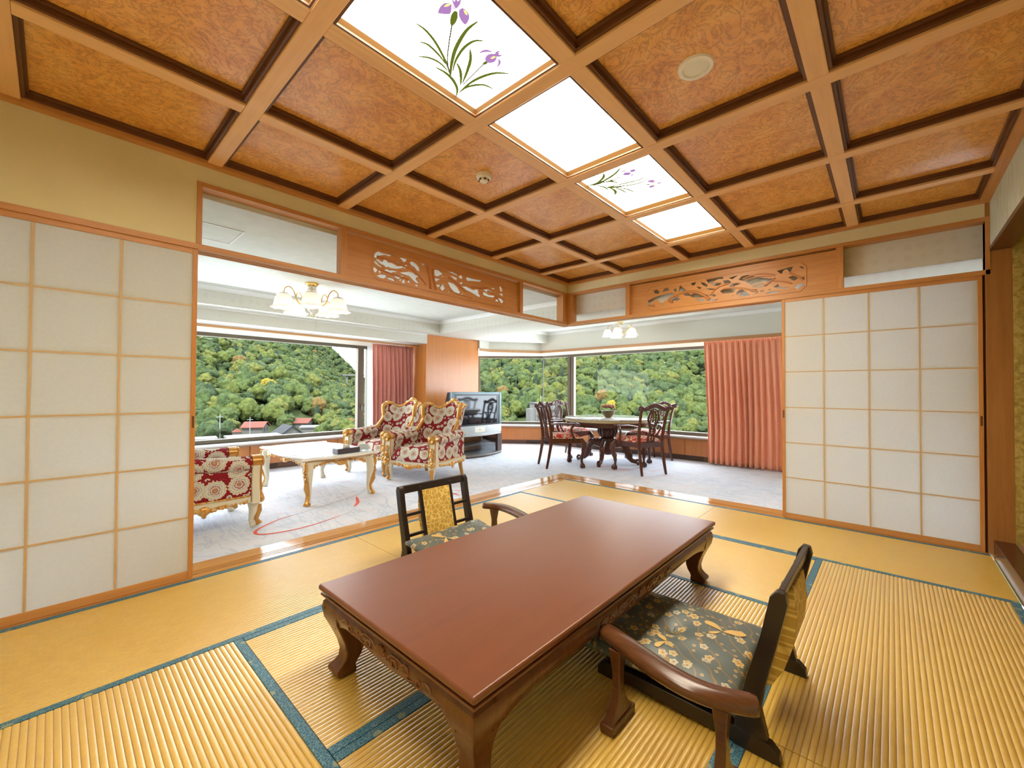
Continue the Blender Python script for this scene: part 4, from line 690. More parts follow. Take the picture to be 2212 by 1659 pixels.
def armchair():
    t = thing('armchair', '', 'armchair'); HW = .335
    # curved wing back: plan angle t in [-1,1]
    def plan(s, off=0.):
        a = s*1.45; return (-.08-(.34+off)*math.cos(a)**.8 if abs(a) < PI/2 else -.08, (HW-.015+off)*math.sin(a)/math.sin(1.45))
    def top(s): a = abs(s); return .87+.115*math.exp(-(s/.30)**2)+.075*math.exp(-((a-.92)/.3)**2)
    def lean(z): return -.42*max(0, (z-.40))
    def shell(name, off, z0, drop, m, nz=14):
        q = MB(); q.grid(44, nz, lambda u, v: (lambda s: (lambda z: (plan(s, off)[0]+lean(z), plan(s, off)[1], z))(z0+(top(s)-drop-z0)*v))(u*2-1)); return q
    def closed(off_in, off_out, z0, drop, name, m):
        q = MB(); n = 44; rings = []
        for i in range(n+1):
            s = -1+2*i/n; tz_ = top(s)-drop; r = []
            for f in (0, .3, .6, .85, 1): z = z0+(tz_-z0)*f; x, y = plan(s, off_in+.014*math.sin(PI*f)*-1.); r.append((x+lean(z), y, z))
            for f in (1, .6, .3, 0): z = z0+(tz_-z0)*f; x, y = plan(s, off_out); r.append((x+lean(z), y, z))
            rings.append(r)
        q.loft(rings); return q.build(name, m, t, ang=1.)
    closed(-.075, .0, .27, .03, 'backrest', PAIS)
    # gilt crest rail following the top
    q = MB(); pts = []; rad = []
    for i in range(49):
        s = -1+2*i/48; x, y = plan(s, -.03); z = top(s)-.018; pts.append((x+lean(z), y, z)); rad.append(.026+.010*math.exp(-(s/.2)**2)+.012*math.exp(-((abs(s)-.95)/.12)**2))
    q.tube(pts, rad, 10); lumps(q, [pts[19], pts[22], pts[24], pts[26], pts[29]], .03, 15, 3); lumps(q, pts[:8:2], .028, 8, 4); lumps(q, pts[-1:-9:-2], .028, 8, 5)
    q.ell((pts[24][0]+.015, 0, pts[24][2]+.018), (.03, .05, .035)); q.build('crest_rail', GILT, t)
    for s in (-1, 1):
        # wing front scroll
        x0, y0 = plan(s, -.03); q = MB(); y0 = s*abs(y0); z0 = top(1)-.02
        q.tube([(p.x+lean(p.z), p.y, p.z) for p in bez([(x0-.02, y0, z0), (x0+.035, y0+s*.01, .88), (x0+.012, y0, .80), (x0-.02, y0-s*.01, .72), (x0+.02, y0, .63), (x0+.055, y0, .575)], 5)], [.036]*6+[.03]*8+[.026]*12, 10)
        q.tube([(x0+.055+lean(.575)+.018*math.cos(a), y0, .575+.018*math.sin(a)) for a in [k*.5 for k in range(13)]], .018, 8); lumps(q, [(x0+lean(.9), y0+s*.02, .9), (x0+lean(.8), y0+s*.02, .8)], .022, 5, 7); q.build('wing_scroll', GOLD, t)
        # arm: rolled top and side panel
        q = MB(); q.tube(bez([(-.27, s*HW, .555), (-.1, s*HW, .545), (.1, s*(HW+.005), .53), (.29, s*(HW+.005), .525)], 5), .062, 16, flat=(.95, 1.15)); q.build('arm_roll', PAIS, t, ang=1.)
        a, b = sorted((s*(HW-.045), s*(HW+.04))); q = MB(); q.box(-.30, .30, a, b, .26, .535); q.build('arm_side', PAIS, t, .012)
        # front post
        q = MB(); y = s*(HW+.003); q.loft([[(.325+d*.03, y+e*w_, z) for d, e in ((-1,-1),(1,-1),(1,1),(-1,1))] for z, w_ in ((.20,.062),(.28,.058),(.36,.048),(.45,.050),(.51,.058))]); q.build('arm_post', CREAM, t, .008)
        q = MB(); q.tube([(.30, y, .535), (.365, y, .535)], .055, 16); q.tube([(.366+.012, y+p[0], .535+p[1]) for p in spiral((0, 0), .046, .008, 0, 4.5*PI, 26)], .010, 8); q.tube([(.36, y-.052, .52), (.36, y-.044, .42), (.36, y-.05, .3)], .007, 6); q.tube([(.36, y+.052, .52), (.36, y+.044, .42), (.36, y+.05, .3)], .007, 6); q.build('arm_scroll', GOLD, t)
        q = MB(); lumps(q, [(.358, y, .42), (.362, y, .36), (.362, y, .31), (.362, y, .25)], .022, 16, 9+s); lumps(q, [(.365, y-.03, .26), (.37, y, .22), (.365, y+.03, .26)], .022, 8, 12+s); q.build('post_carving', GILT, t)
        q = MB(); cabriole(q, .318, s*.315, .7, s*.35, .22, .036, 1.1); q.build('leg', CREAM, t); q = MB(); q.tube([(.353, s*.33, .18), (.362, s*.335, .13), (.345, s*.328, .06), (.368, s*.34, .02)], [.03, .024, .016, .024], 8); q.build('leg_gilding', GOLD, t)
        q = MB(); q.tube([(-.33, s*.29, .24), (-.345, s*.29, .13), (-.385, s*.29, 0)], [.034, .026, .022], 8); q.build('leg', GOLD, t)
        # side rail
        q = MB(); q.loft([[(x, y_, z) for y_, z in ((s*(HW-.02), .27), (s*(HW+.042), .27), (s*(HW+.046), zb), (s*(HW-.02), zb))] for x, zb in [(-.33+.62*i/14, .215-.03*math.exp(-((i/14-.5)/.14)**2)) for i in range(15)]]); q.build('side_rail', CREAM, t)
        q = MB(); yy = s*(HW+.046); lumps(q, [(-.26, yy, .215), (-.1, yy, .212), (.0, yy, .205), (.1, yy, .212), (.26, yy, .222)], .013, 26, 15); q.ell((-.02, yy, .205), (.045, .02, .035)); q.ell((-.02, yy, .17), (.018, .016, .02)); q.tube([(-.3, yy, .268), (.28, yy, .268)], .007, 6); q.build('rail_carving', GILT, t)
    q = MB(); q.loft([[(x, y, z) for x, z in ((.30, .26), (.345, .26), (.352, zb), (.30, zb))] for y, zb in [(-.28+.56*i/14, .205-.035*math.exp(-((i/14-.5)/.2)**2)) for i in range(15)]]); q.build('front_rail', CREAM, t)
    q = MB(); lumps(q, [(.352, -.26, .22), (.358, -.1, .205), (.362, 0, .19), (.358, .1, .205), (.352, .26, .22)], .017, 30, 21); q.ell((.36, 0, .19), (.022, .06, .035)); q.build('front_carving', GILT, t)
    def seat(u, v):
        a, b = u*2-1, v*2-1; e = (1-abs(a)**6)*(1-abs(b)**6); return (.02+a*.335, b*.285, .30+.115*e**.35+.03*(1-a*a)*(1-b*b))
    q = MB(); q.grid(22, 22, seat); q.box(-.31, .352, -.283, .283, .255, .302); q.build('seat', PAIS, t, ang=1.2)
    return t
ac = armchair(); ac.location = (-3.63, 1.13, 0); ac['label'] = 'gilt paisley armchair half hidden behind the shoji screen, facing the coffee table'; ac['group'] = 'gilt paisley armchairs'
copy_tree(ac, (-1.17, 1.36, 0), math.radians(197), 'gilt paisley armchair in front of the television')
copy_tree(ac, (-1.28, 2.22, 0), math.radians(196), 'gilt paisley armchair between the pink curtain and another armchair')
def coffee_table():
    t = thing('coffee_table', 'white and gold coffee table with serpentine glass-covered top', 'table', (-2.42, 1.72, 0)); hx, hy = .405, .675
    def outline(e, n=12):
        p = []
        for (ax, ay), (bx, by), (nx, ny), am in (((-1,-1),(1,-1),(0,-1),.022),((1,-1),(1,1),(1,0),.045),((1,1),(-1,1),(0,1),.022),((-1,1),(-1,-1),(-1,0),.045)):
            for i in range(n):
                f = i/n; b = am*(math.sin(PI*f)**2*1.0-.9*math.sin(PI*min(1, f*3.2))**2*(f < .31)-.9*math.sin(PI*min(1, (1-f)*3.2))**2*(f > .69)); p.append(((hx-e)*(ax+(bx-ax)*f)+nx*(b-.03), (hy-e)*(ay+(by-ay)*f)+ny*(b-.03)))
        return p
    fz = lambda u, v, d: (u, v, d)
    WH = mat('white_table_lacquer', (.88,.88,.86), .2)
    MB().prism(outline(0), .432, .456, fz).build('top', WH, t, .008, ang=.9); MB().prism(outline(.012), .424, .433, fz).build('gilt_edge', GOLD, t, .003)
    MB().prism(outline(.02), .4565, .462, fz).build('glass_top', mat('table_glass', (.88,.91,.90), .12, 0, .4), t, .001)
    for ax, L, Hh in ((0, hx-.08, hy-.09), (1, hy-.08, hx-.09)):
        for s in (-1, 1):
            rings = []
            for i in range(25):
                u = -1+2*i/24; zb = .352+.05*(1-u*u)-.035*math.exp(-(u/.16)**2)-.02*max(0, abs(u)-.8)/.2
                rings.append([((u*L, s*(Hh+d), z) if ax == 0 else (s*(Hh+d), u*L, z)) for d, z in ((-.015, .426), (.018, .426), (.022, zb), (-.015, zb))])
            a = MB().loft(rings).build('apron', CREAM, t, ang=.6); q = MB(); pts = [r[2] for r in rings]
            lumps(q, pts[::3], .013, 24 if ax == 0 else 34, 31+s); m = pts[12]; q.ell((m[0], m[1], m[2]+.012), (.05, .016, .03) if ax == 0 else (.016, .05, .03)); lumps(q, pts[9:16:2], .018, 7, 8); q.build('carving', GILT, a)
    for sx in (-1, 1):
        for sy in (-1, 1):
            q = MB(); cabriole(q, sx*(hx-.085), sy*(hy-.085), sx*.6, sy*.6, .41, .042, 1.05); l = q.build('leg', CREAM, t)
            q = MB(); x, y = sx*(hx-.085), sy*(hy-.085); q.tube([(x+sx*.03, y+sy*.03, .25), (x+sx*.028, y+sy*.028, .17), (x+sx*.006, y+sy*.006, .10), (x+sx*.016, y+sy*.016, .045), (x+sx*.03, y+sy*.03, .014)], [.02, .028, .02, .022, .02], 8); lumps(q, [(x+sx*.04, y+sy*.04, .40), (x+sx*.042, y+sy*.042, .33), (x+sx*.036, y+sy*.036, .26)], .018, 9, 41); lumps(q, [(x+sx*.04, y+sy*.01, .014), (x+sx*.04, y+sy*.04, .014), (x+sx*.01, y+sy*.04, .014)], .014, 5, 3); q.build('leg_gilding', GOLD, l)
    return t
coffee_table()
t = thing('tissue_box', 'dark leather tissue box on the white coffee table', 'tissue box', (-2.335, 1.185, .4625), .06)
box('case', mat('dark_leather', (.06,.05,.065), .4), (-.125, .125, -.06, .06, 0, .055), t, .008); MB().box(-.08, .08, -.008, .008, .0545, .0555).build('slot', mat('slot_black', (.01,.01,.01), .6), t)
q = MB(); q.grid(6, 4, lambda u, v: (-.04+.08*u, .012*math.sin(6*u)*v, .056+.03*v+.008*math.sin(9*u)*v)); o = q.build('tissue', mat('tissue_paper', (.85,.85,.85), .9), t)
t = thing('acrylic_stand', 'clear acrylic leaflet stand beside the tissue box', 'stand', (-2.13, 1.17, .4625), .06); ACR = glass('acrylic', .1, (.93,.96,.97))
box('base', ACR, (-.07, .07, -.05, .05, 0, .006), t, .001); box('panel', ACR, (-.07, .07, .03, .036, .006, .075), t, .001); box('leaflet', mat('leaflet', (.82,.84,.84), .6), (-.06, .06, .0365, .039, .008, .07), t, 0)
# ================================================================== DINING SET
MAH = wood('mahogany', (.105,.030,.016), (.06,.016,.009), 2, .22); MAHC = mat('mahogany_carved', (.085,.024,.014), .3)
def damask_red():
    m = mat('red_cream_damask', (.5,.05,.05), .7, spec=.25); g = G(m); v = g.co((1,1,1)); n = g.noise(v, 17, 3, .55, 1.6); g.col(g.ramp(n, [(.47, (.62,.54,.38)), (.50, (.50,.025,.02))], 'LINEAR')); return m
DRED = damask_red()
def dining_chair():
    t = thing('dining_chair', '', 'chair')
    for s in (-1, 1):
        q = MB(); q.tube(bez([(s*.20,-.285,0), (s*.195,-.245,.2), (s*.195,-.215,.42), (s*.205,-.235,.62), (s*.215,-.275,.80), (s*.225,-.305,.875)], 4), [.017,.019,.02,.021]+[.024]*8+[.021]*9, 8, flat=(1, .9)); q.build('rear_leg', MAH, t)
        q = MB(); q.tube(bez([(s*.25,.22,.42), (s*.275,.255,.345), (s*.27,.25,.25), (s*.252,.232,.14), (s*.255,.235,.07)], 4), [.034]*3+[.038]*3+[.032]*3+[.025]*4+[.018]*4, 10); q.ell((s*.262, .243, .036), (.036, .036, .036), 12, 8)
        for k in range(4): a = k*PI/2+.7; q.tube([(s*.257+.014*math.cos(a), .237+.014*math.sin(a), .075), (s*.262+.036*math.cos(a), .243+.036*math.sin(a), .045), (s*.262+.034*math.cos(a), .243+.034*math.sin(a), .008)], .008, 6)
        q.build('front_leg', MAH, t); q = MB(); lumps(q, [(s*.285, .275, .37), (s*.292, .28, .31), (s*.28, .265, .26)], .016, 9, 2); q.build('knee_carving', MAHC, t)
        q = MB(); q.tube(bez([(s*.205,-.235,.64), (s*.255,-.12,.655), (s*.295,.03,.645), (s*.30,.13,.650), (s*.315,.175,.635)], 5), [.016]*6+[.02]*9+[.024]*6, 8, flat=(.7, 1.2)); q.tube([(s*.315+s*.012*math.cos(a), .178+.012*math.sin(a), .634) for a in [k*.7 for k in range(9)]], .010, 6); q.build('arm', MAH, t)
        q = MB(); q.tube(bez([(s*.298,.10,.64), (s*.30,.05,.57), (s*.28,.09,.47), (s*.262,.12,.40)], 5), [.017]*5+[.016]*6+[.022]*5, 8); q.build('arm_support', MAH, t)
        q = MB(); q.loft([[(s*(.20+(.265-.20)*f)+d, -.21+.43*f, z) for d, z in ((-.012, .365), (.012, .365), (.012, .432), (-.012, .432))] for f in (0, 1)]); q.build('side_rail', MAH, t, .003)
    for y, hw in ((-.213, .19), (.222, .262)):
        q = MB(); q.loft([[(x, y+d, z) for d, z in ((-.012, zb), (.012, zb), (.012, .432), (-.012, .432))] for x, zb in [(-hw+2*hw*i/10, .365-(.018*math.exp(-((i/10-.5)/.2)**2) if y > 0 else 0)) for i in range(11)]]); q.build('seat_rail', MAH, t)
    def seat(u, v):
        a, b = u*2-1, v; hw = .195+(.262-.195)*b; e = (1-abs(a)**6)*(1-abs(2*b-1)**6); return (a*hw, -.20+.43*b, .43+.055*max(e, 0)**.4+.012*(1-a*a))
    q = MB(); q.grid(16, 16, seat); q.build('seat', DRED, t, ang=1.2)
    q = MB()
    for s in (-1, 1):
        q.tube(bez([(s*.035,-.215,.43), (s*.05,-.222,.50), (s*.028,-.232,.575), (s*.04,-.245,.64), (s*.075,-.262,.72), (s*.082,-.275,.79), (s*.045,-.292,.87)], 5), .015, 7, flat=(.8, 1.1))
        q.tube(bez([(s*.012,-.235,.57), (s*.03,-.248,.65), (s*.045,-.263,.73), (s*.03,-.28,.82), (s*.008,-.29,.87)], 5), .010, 6); q.tube(bez([(s*.03,-.25,.64), (0,-.245,.615), (-s*.02,-.24,.60)], 4), .007, 6); q.tube(bez([(s*.062,-.27,.77), (s*.03,-.268,.745), (s*.005,-.262,.71)], 4), .006, 6)
        q.ell((s*.05, -.222, .49), (.016, .01, .02), 8, 6); q.ell((s*.012, -.225, .53), (.012, .01, .016), 8, 6)
    q.tube([(0,-.22,.43), (0,-.232,.56)], .009, 6); q.tube([(0,-.262,.71), (0,-.29,.87)], .006, 6); q.tube([(-.06,-.216,.45), (.06,-.216,.45)], .013, 6); q.build('splat', MAHC, t)
    q = MB(); cr = bez([(-.255,-.312,.888), (-.235,-.31,.905), (-.16,-.308,.885), (-.09,-.312,.915), (0,-.316,.935), (.09,-.312,.915), (.16,-.308,.885), (.235,-.31,.905), (.255,-.312,.888)], 5); q.tube(cr, .024, 8, flat=(1.2, .8)); q.tube(bez([(-.15,-.3,.878), (-.07,-.296,.872), (0,-.295,.885), (.07,-.296,.872), (.15,-.3,.878)], 5), .009, 6)
    lumps(q, [tuple(p) for p in cr[::3]], .022, 26, 6); lumps(q, [(-.03,-.315,.945), (.03,-.315,.945)], .018, 6, 3)
    for s in (-1, 1): q.ell((s*.245, -.31, .898), (.03, .02, .026), 9, 6)
    q.build('crest_rail', MAHC, t)
    return t
dc = dining_chair(); grp = 'carved dining chairs'
TC = Vector((1.48, .25))
def place(o, x, y, ang, lab, first=False):
    if first: o.location = (x, y, 0); o.rotation_euler = (0, 0, ang); o['label'] = lab; o['group'] = grp; return o
    return copy_tree(o, (x, y, 0), ang, lab)
place(dc, .72, .61, math.radians(-124), 'carved mahogany armchair at the round table, between it and the television', True)
place(dc, 1.135, -.46, math.radians(-26), 'carved mahogany armchair with its back to the tatami room beside the round table')
place(dc, 1.62, 1.06, math.radians(172), 'carved mahogany armchair in front of the window mullion')
place(dc, 2.16, -.14, math.radians(66), 'carved mahogany armchair between the round table and the window, behind another chair')
def dining_table():
    t = thing('dining_table', 'round pedestal dining table with a grey marble top', 'table', (TC.x, TC.y, 0))
    mb_ = mat('grey_marble', (.55,.57,.56), .08); g = G(mb_); v = g.co((1,1,1)); n = g.noise(v, 4, 6, .6, 2.); g.col(g.ramp(n, [(.4, (.48,.51,.50)), (.5, (.66,.67,.65)), (.6, (.40,.43,.42))]))
    MB().lathe([(0,.690),(.655,.690),(.672,.697),(.672,.707),(.662,.714),(0,.714)], 56).build('top', mb_, t); ed = mat('marble_edge', (.50,.40,.22), .3); MB().lathe([(.60,.655),(.655,.655),(.674,.667),(.674,.692),(.60,.692)], 56, caps=False).build('edge_band', ed, t)
    MB().lathe([(.55,.656),(.615,.656),(.605,.595),(.595,.585),(.55,.585)], 48, caps=False).build('apron', MAH, t)
    q = MB(); q.lathe([(0,.675),(.20,.675),(.17,.62),(.115,.60),(.12,.575),(.105,.56),(.135,.53),(.14,.47),(.12,.42),(.095,.395),(.13,.385),(.13,.365),(.10,.355),(.098,.25),(.11,.2),(.10,.16),(.06,.125),(.0,.115)], 28); q.build('pedestal', MAH, t)
    q = MB()
    for k in range(14): a = 2*PI*k/14; q.tube([(.128*math.cos(a), .128*math.sin(a), .56), (.145*math.cos(a), .145*math.sin(a), .50), (.122*math.cos(a), .122*math.sin(a), .42)], [.01, .018, .010], 6)
    q.build('pedestal_carving', MAHC, t)
    for k in range(4):
        a = PI/4*0+k*PI/2+.25; q = MB(); R = lambda r, z: (r*math.cos(a), r*math.sin(a), z)
        q.tube([R(*p) for p in [(.07,.27),(.14,.30),(.22,.315),(.285,.27),(.31,.19),(.33,.11),(.38,.06),(.45,.045)]], [.05,.06,.058,.056,.052,.044,.036,.032], 10, flat=(1, .75)); sx = [R(.46+c[0], .05+c[1]) for c in spiral((0, 0), .04, .014, -PI*.5, PI*1.6, 16)]; q.tube(sx, .024, 8, flat=(.8, 1.2)); l = q.build('scroll_leg', MAH, t)
        q = MB(); lumps(q, [R(.12,.345), R(.22,.36), R(.30,.315), R(.345,.22), R(.365,.13)], .02, 14, 51+k); q.build('leg_carving', MAHC, l)
    return t
dining_table()
t = thing('flower_bowl', 'small woven bowl of pink flowers on the round marble table', 'flower bowl', (1.36, .17, .7145))
q = MB(); q.lathe([(0,0),(.045,0),(.05,.012),(.085,.05),(.108,.10),(.110,.106),(.10,.104),(.078,.055),(.04,.02),(0,.018)], 24); bw = mat('bronze_weave', (.35,.24,.06), .4); g = G(bw); wv = g.n('TexWave'); wv.inputs['Scale'].default_value = 20; wv.inputs['Distortion'].default_value = 3; g.l(g.co((1,1,1)), wv.inputs['Vector']); g.col(g.ramp(wv.outputs['Fac'], [(.3, (.05,.03,.015)), (.6, (.26,.17,.05))])); q.build('bowl', bw, t)
rnd = random.Random(5); FL = mat('dusty_pink_petals', (.30,.09,.075), .7); LF = mat('dark_leaves', (.02,.055,.02), .6)
for k in range(7):
    a = k*2*PI/6; r = .06 if k < 6 else 0; q = MB(); cx, cy, cz = r*math.cos(a), r*math.sin(a), .14+rnd.uniform(0, .03)+(.03 if k == 6 else 0)
    for m in range(9): b = m*2.4; rr_ = .006+.022*(m/9); q.ell((cx+rr_*math.cos(b), cy+rr_*math.sin(b), cz+.016-.016*(m/9)), (.021, .021, .019), 7, 5)
    q.build('flower', FL, t)
q = MB()
for k in range(34):
    a = rnd.uniform(0, 2*PI); r = rnd.uniform(.05, .115); c = Vector((r*math.cos(a), r*math.sin(a), .105+rnd.uniform(-.005, .035))); d = Vector((math.cos(a), math.sin(a), rnd.uniform(-.2, .5))).normalized()*.035; s_ = Vector((-math.sin(a), math.cos(a), 0))*.012
    q.add([c, c+d*.5+s_, c+d, c+d*.5-s_], [(0, 1, 2, 3)])
q.build('leaves', LF, t, smooth=False)
# ================================================================== TELEVISION
SIL = mat('silver_plastic', (.60,.65,.67), .3, .3); TVD = mat('blue_grey_frame', (.10,.17,.20), .3, .2); DK = mat('tv_dark', (.015,.018,.022), .3)
t = thing('television', 'large silver rear-projection television on its stand', 'television', (.49, 2.2, 0))
q = MB(); q.loft([[(x, 0, z) for x, z in ((-.575,.385),(.575,.385),(.575,1.09),(-.575,1.09))], [(x, .10, z) for x, z in ((-.575,.385),(.575,.385),(.575,1.09),(-.575,1.09))], [(x, .42, z) for x, z in ((-.36,.385),(.36,.385),(.36,.95),(-.36,.95))]]); q.build('body', DK, t, .004)
q = MB()
for b in ((-.58, -.525, .52, 1.095), (.525, .58, .52, 1.095)): q.box(b[0], b[1], -.02, .012, b[2], b[3])
q.box(-.525, .525, -.02, .012, 1.055, 1.095); q.build('bezel', TVD, t, .006)
q = MB(); q.box(-.525, -.47, -.012, .01, .545, 1.055); q.box(.47, .525, -.012, .01, .545, 1.055); q.box(-.47, .47, -.012, .01, 1.03, 1.055); q.box(-.525, .525, -.012, .01, .52, .545); q.build('screen_surround', DK, t)
box('screen', mat('dark_screen', (.012,.016,.022), .06, 0, .7), (-.47, .47, -.008, .008, .545, 1.03), t, 0)
q = MB(); q.prism([(-.58,.01),(.58,.01),(.58,-.02)]+[(.58-1.16*i/16, -.02-.05*math.sin(PI*i/16)) for i in range(1, 16)]+[(-.58,-.02)], .385, .52, lambda u, v, d: (u, v, d)); q.build('speaker_band', SIL, t, .004)
box('power_panel', WHITEP, (-.12, .12, -.072, -.066, .41, .50), t, .002); MB().lathe([(0,0),(.014,0),(.014,.006),(0,.007)], 16).xf(Matrix.Translation((0,-.072,.455)) @ Matrix.Rotation(PI/2, 4, 'X')).build('power_button', SIL, t)
t = thing('television_stand', 'dark curved-front television stand with open shelf', 'stand', (.49, 2.2, 0)); WB = mat('stand_brown', (.10,.07,.065), .3)
arc = [(.58,.40),(.58,-.03)]+[(.58-1.16*i/18, -.03-.15*math.sin(PI*i/18)) for i in range(1, 18)]+[(-.58,-.03),(-.58,.40)]; fz = lambda u, v, d: (u, v, d)
MB().prism(arc, 0, .028, fz).build('base', WB, t, .003); MB().prism([(a*.995, b*.97) for a, b in arc], .029, .042, fz).build('base_top', mat('stand_top', (.33,.33,.34), .2), t)
MB().prism([(a*.97, b*.8) for a, b in arc], .355, .384, fz).build('top', SIL, t)
for s in (-1, 1):
    q = MB(); a, b = sorted((s*.47, s*.575)); q.box(a, b, -.04, .38, .042, .355); q.build('side_panel', WB, t, .004)
box('shelf', mat('shelf_dark', (.2,.18,.17), .25), (-.47, .47, .02, .36, .18, .19), t); box('back_panel', PIL, (-.47, .47, .36, .375, .042, .355), t, 0)
MB().prism([(.468 - .936*i/18, -.02-.10*math.sin(PI*i/18)) for i in range(19)]+[(-.468+.936*i/18, -.016-.10*math.sin(PI*i/18)) for i in range(19)], .05, .35, fz).build('glass_door', ACR, t, ang=1.)
# ================================================================== CHANDELIERS
def shade_mat():
    m = bpy.data.materials.new('frosted_shade'); m.use_nodes = True; t = m.node_tree; t.nodes.clear(); o = t.nodes.new('ShaderNodeOutputMaterial'); d = t.nodes.new('ShaderNodeBsdfDiffuse'); d.inputs[0].default_value = (.70,.64,.60,1)
    tr = t.nodes.new('ShaderNodeBsdfTranslucent'); tr.inputs[0].default_value = (.92,.74,.62,1); mx = t.nodes.new('ShaderNodeMixShader'); mx.inputs[0].default_value = .25; t.links.new(d.outputs[0], mx.inputs[1]); t.links.new(tr.outputs[0], mx.inputs[2]); t.links.new(mx.outputs[0], o.inputs[0]); return m
SHADE = shade_mat(); BRASS = mat('polished_brass', (.80,.55,.16), .15, .9); PORC = mat('white_porcelain', (.80,.80,.76), .2)
def chandelier(label, loc, k=1., rot=0., bulb=BULB):
    t = thing('chandelier', label, 'chandelier', loc, 0, 'ceiling chandeliers'); S_ = lambda q: q.xf(Matrix.Scale(k, 4) @ Matrix.Rotation(rot, 4, 'Z'))
    S_(MB().lathe([(0,0),(.07,0),(.072,-.012),(.06,-.022),(.055,-.034),(0,-.034)], 20)).build('canopy', BRASS, t)
    S_(MB().lathe([(0,-.034),(.045,-.036),(.05,-.05),(.04,-.07),(.058,-.085),(.03,-.1),(.012,-.115),(.012,-.135),(.03,-.15),(.046,-.18),(.03,-.215),(.014,-.235),(0,-.235)], 20)).build('stem', PORC, t)
    S_(MB().lathe([(0,-.235),(.05,-.238),(.055,-.25),(.035,-.262),(0,-.262)], 20)).build('hub', BRASS, t); S_(MB().lathe([(0,-.262),(.04,-.266),(.048,-.285),(.03,-.315),(.01,-.33),(.012,-.345),(0,-.355)], 16)).build('bowl', PORC, t); S_(MB().lathe([(0,-.352),(.012,-.358),(.008,-.375),(0,-.38)], 12)).build('finial', BRASS, t)
    q = MB(); q.tube([(.05,.0,-.25),(.05,0,-.52)], .0012, 5); S_(q).build('pull_cord', BRASS, t)
    for i in range(5):
        a = i*2*PI/5+.55; R = lambda r, z: (r*math.cos(a), r*math.sin(a), z)
        q = MB(); q.tube(bez([R(.03,-.245), R(.09,-.262), R(.15,-.22), R(.185,-.12), R(.23,-.075), R(.275,-.10), R(.285,-.15)], 5), .006, 7); arm = S_(q).build('arm', BRASS, t)
        q = MB(); q.lathe([(0,-.145),(.022,-.148),(.05,-.158),(.056,-.168),(.03,-.172),(0,-.172)], 16, (.285*math.cos(a), .285*math.sin(a), 0)); S_(q).build('shade_cap', PORC, t)
        q = MB(); seg = 40; cx, cy = .285*math.cos(a), .285*math.sin(a); rings = []
        for r, z in ((.048,-.165),(.066,-.175),(.082,-.205),(.092,-.25),(.098,-.285),(.112,-.305),(.130,-.318)):
            rings.append([(cx+(r+(.006*math.sin(8*th) if r > .11 else 0))*math.cos(th), cy+(r+(.006*math.sin(8*th) if r > .11 else 0))*math.sin(th), z+(.005*math.cos(8*th) if r > .12 else 0)) for th in [2*PI*j/seg for j in range(seg)]])
        q.loft(rings, True, False); S_(q).build('shade', SHADE, t, ang=1.5)
        q = MB(); q.ell((cx, cy, -.235), (.026, .026, .036), 12, 8); S_(q).build('bulb', emis_bulb, t)
        pl = bpy.data.lights.new('bulb_light', 'POINT'); pl.energy = bulb; pl.color = (1, .93, .84); pl.shadow_soft_size = .04*k; lo = bpy.data.objects.new('bulb_light', pl); COL.objects.link(lo); lo.parent = t
        p = Matrix.Rotation(rot, 4, 'Z') @ Vector((cx, cy, -.30)); lo.location = p*k
    return t
emis_bulb = emis('lit_bulb', (1, .9, .75), 4)
chandelier('brass and porcelain chandelier above the white coffee table', (-2.485, 1.74, HC))
chandelier('small brass chandelier hanging over the round dining table', (1.70, .14, HC-.085), .72, .3, BULB*.6)
q = MB(); q.tube([(0,0,0),(0,0,.075)], .012, 10); ch = [o for o in bpy.data.objects if o.name.startswith('chandelier') and o.parent is None][-1]; q.build('down_rod', BRASS, ch)
# ================================================================== OUTSIDE: VALLEY, WOODED HILLS, HOUSES
from mathutils import noise as MN
def sst(a, b, x): t = min(1, max(0, (x-a)/(b-a))); return t*t*(3-2*t)
GZ = -12.
def hz(az, r):
    ml = sst(61.5, 74, az); mr = 1-sst(49, 58, az); wob = 9*MN.noise(Vector((az*.09, r*.012, 3)))+4*MN.noise(Vector((az*.3, r*.04, 7)))
    r0 = 150-12*sst(60, 90, az); z = .30*max(0, r-r0)*max(ml*1.02, mr)
    far = sst(470, 720, r)*(12+88*sst(59.5, 70, az))*(1-sst(80, 95, az))
    return GZ+max(z, far)+wob*sst(r0, r0+60, r)*max(ml, mr, .3)
def pol(az, r): a = math.radians(az); return r*math.cos(a), r*math.sin(a)
def vmat(name, scale=1.):
    m = mat(name, (.05,.08,.01), .9, spec=.1); g = G(m); at = g.n('Attribute'); at.attribute_name = 'tint'; v = g.co((1,1,1)); n = g.noise(v, 2.2*scale, 3, .7); n2 = g.noise(v, 7.*scale, 2, .6)
    c = g.mix(.75, at.outputs['Color'], g.mix(1., at.outputs['Color'], g.ramp(n, [(.35, (.45,.5,.5)), (.65, (1.6,1.5,1.25))]), 'MULTIPLY')); g.col(c)
    b = g.bump(g.math('ADD', n, n2), 1., .25/scale); return m
FOL = vmat('tree_foliage')
tm = MB(); azs = [-14+i*1.5 for i in range(88)]; rs = [28, 60, 90, 115, 130, 145, 160, 180, 205, 235, 270, 310, 360, 420, 480, 540, 620, 720, 860]
for r in rs:
    for a in azs: x, y = pol(a, r); tm.v.append((x, y, hz(a, r)))
n = len(azs); tm.f = [(j*n+i, j*n+i+1, (j+1)*n+i+1, (j+1)*n+i) for j in range(len(rs)-1) for i in range(n-1)]
gm = mat('undergrowth', (.03,.045,.012), .95, spec=.1); g = G(gm); nn = g.noise(g.co((1,1,1)), .06, 6, .65); g.col(g.ramp(nn, [(.35, (.010,.015,.005)), (.6, (.022,.03,.009))]))
struct(tm.build('ground_hills', gm, None, ang=3))
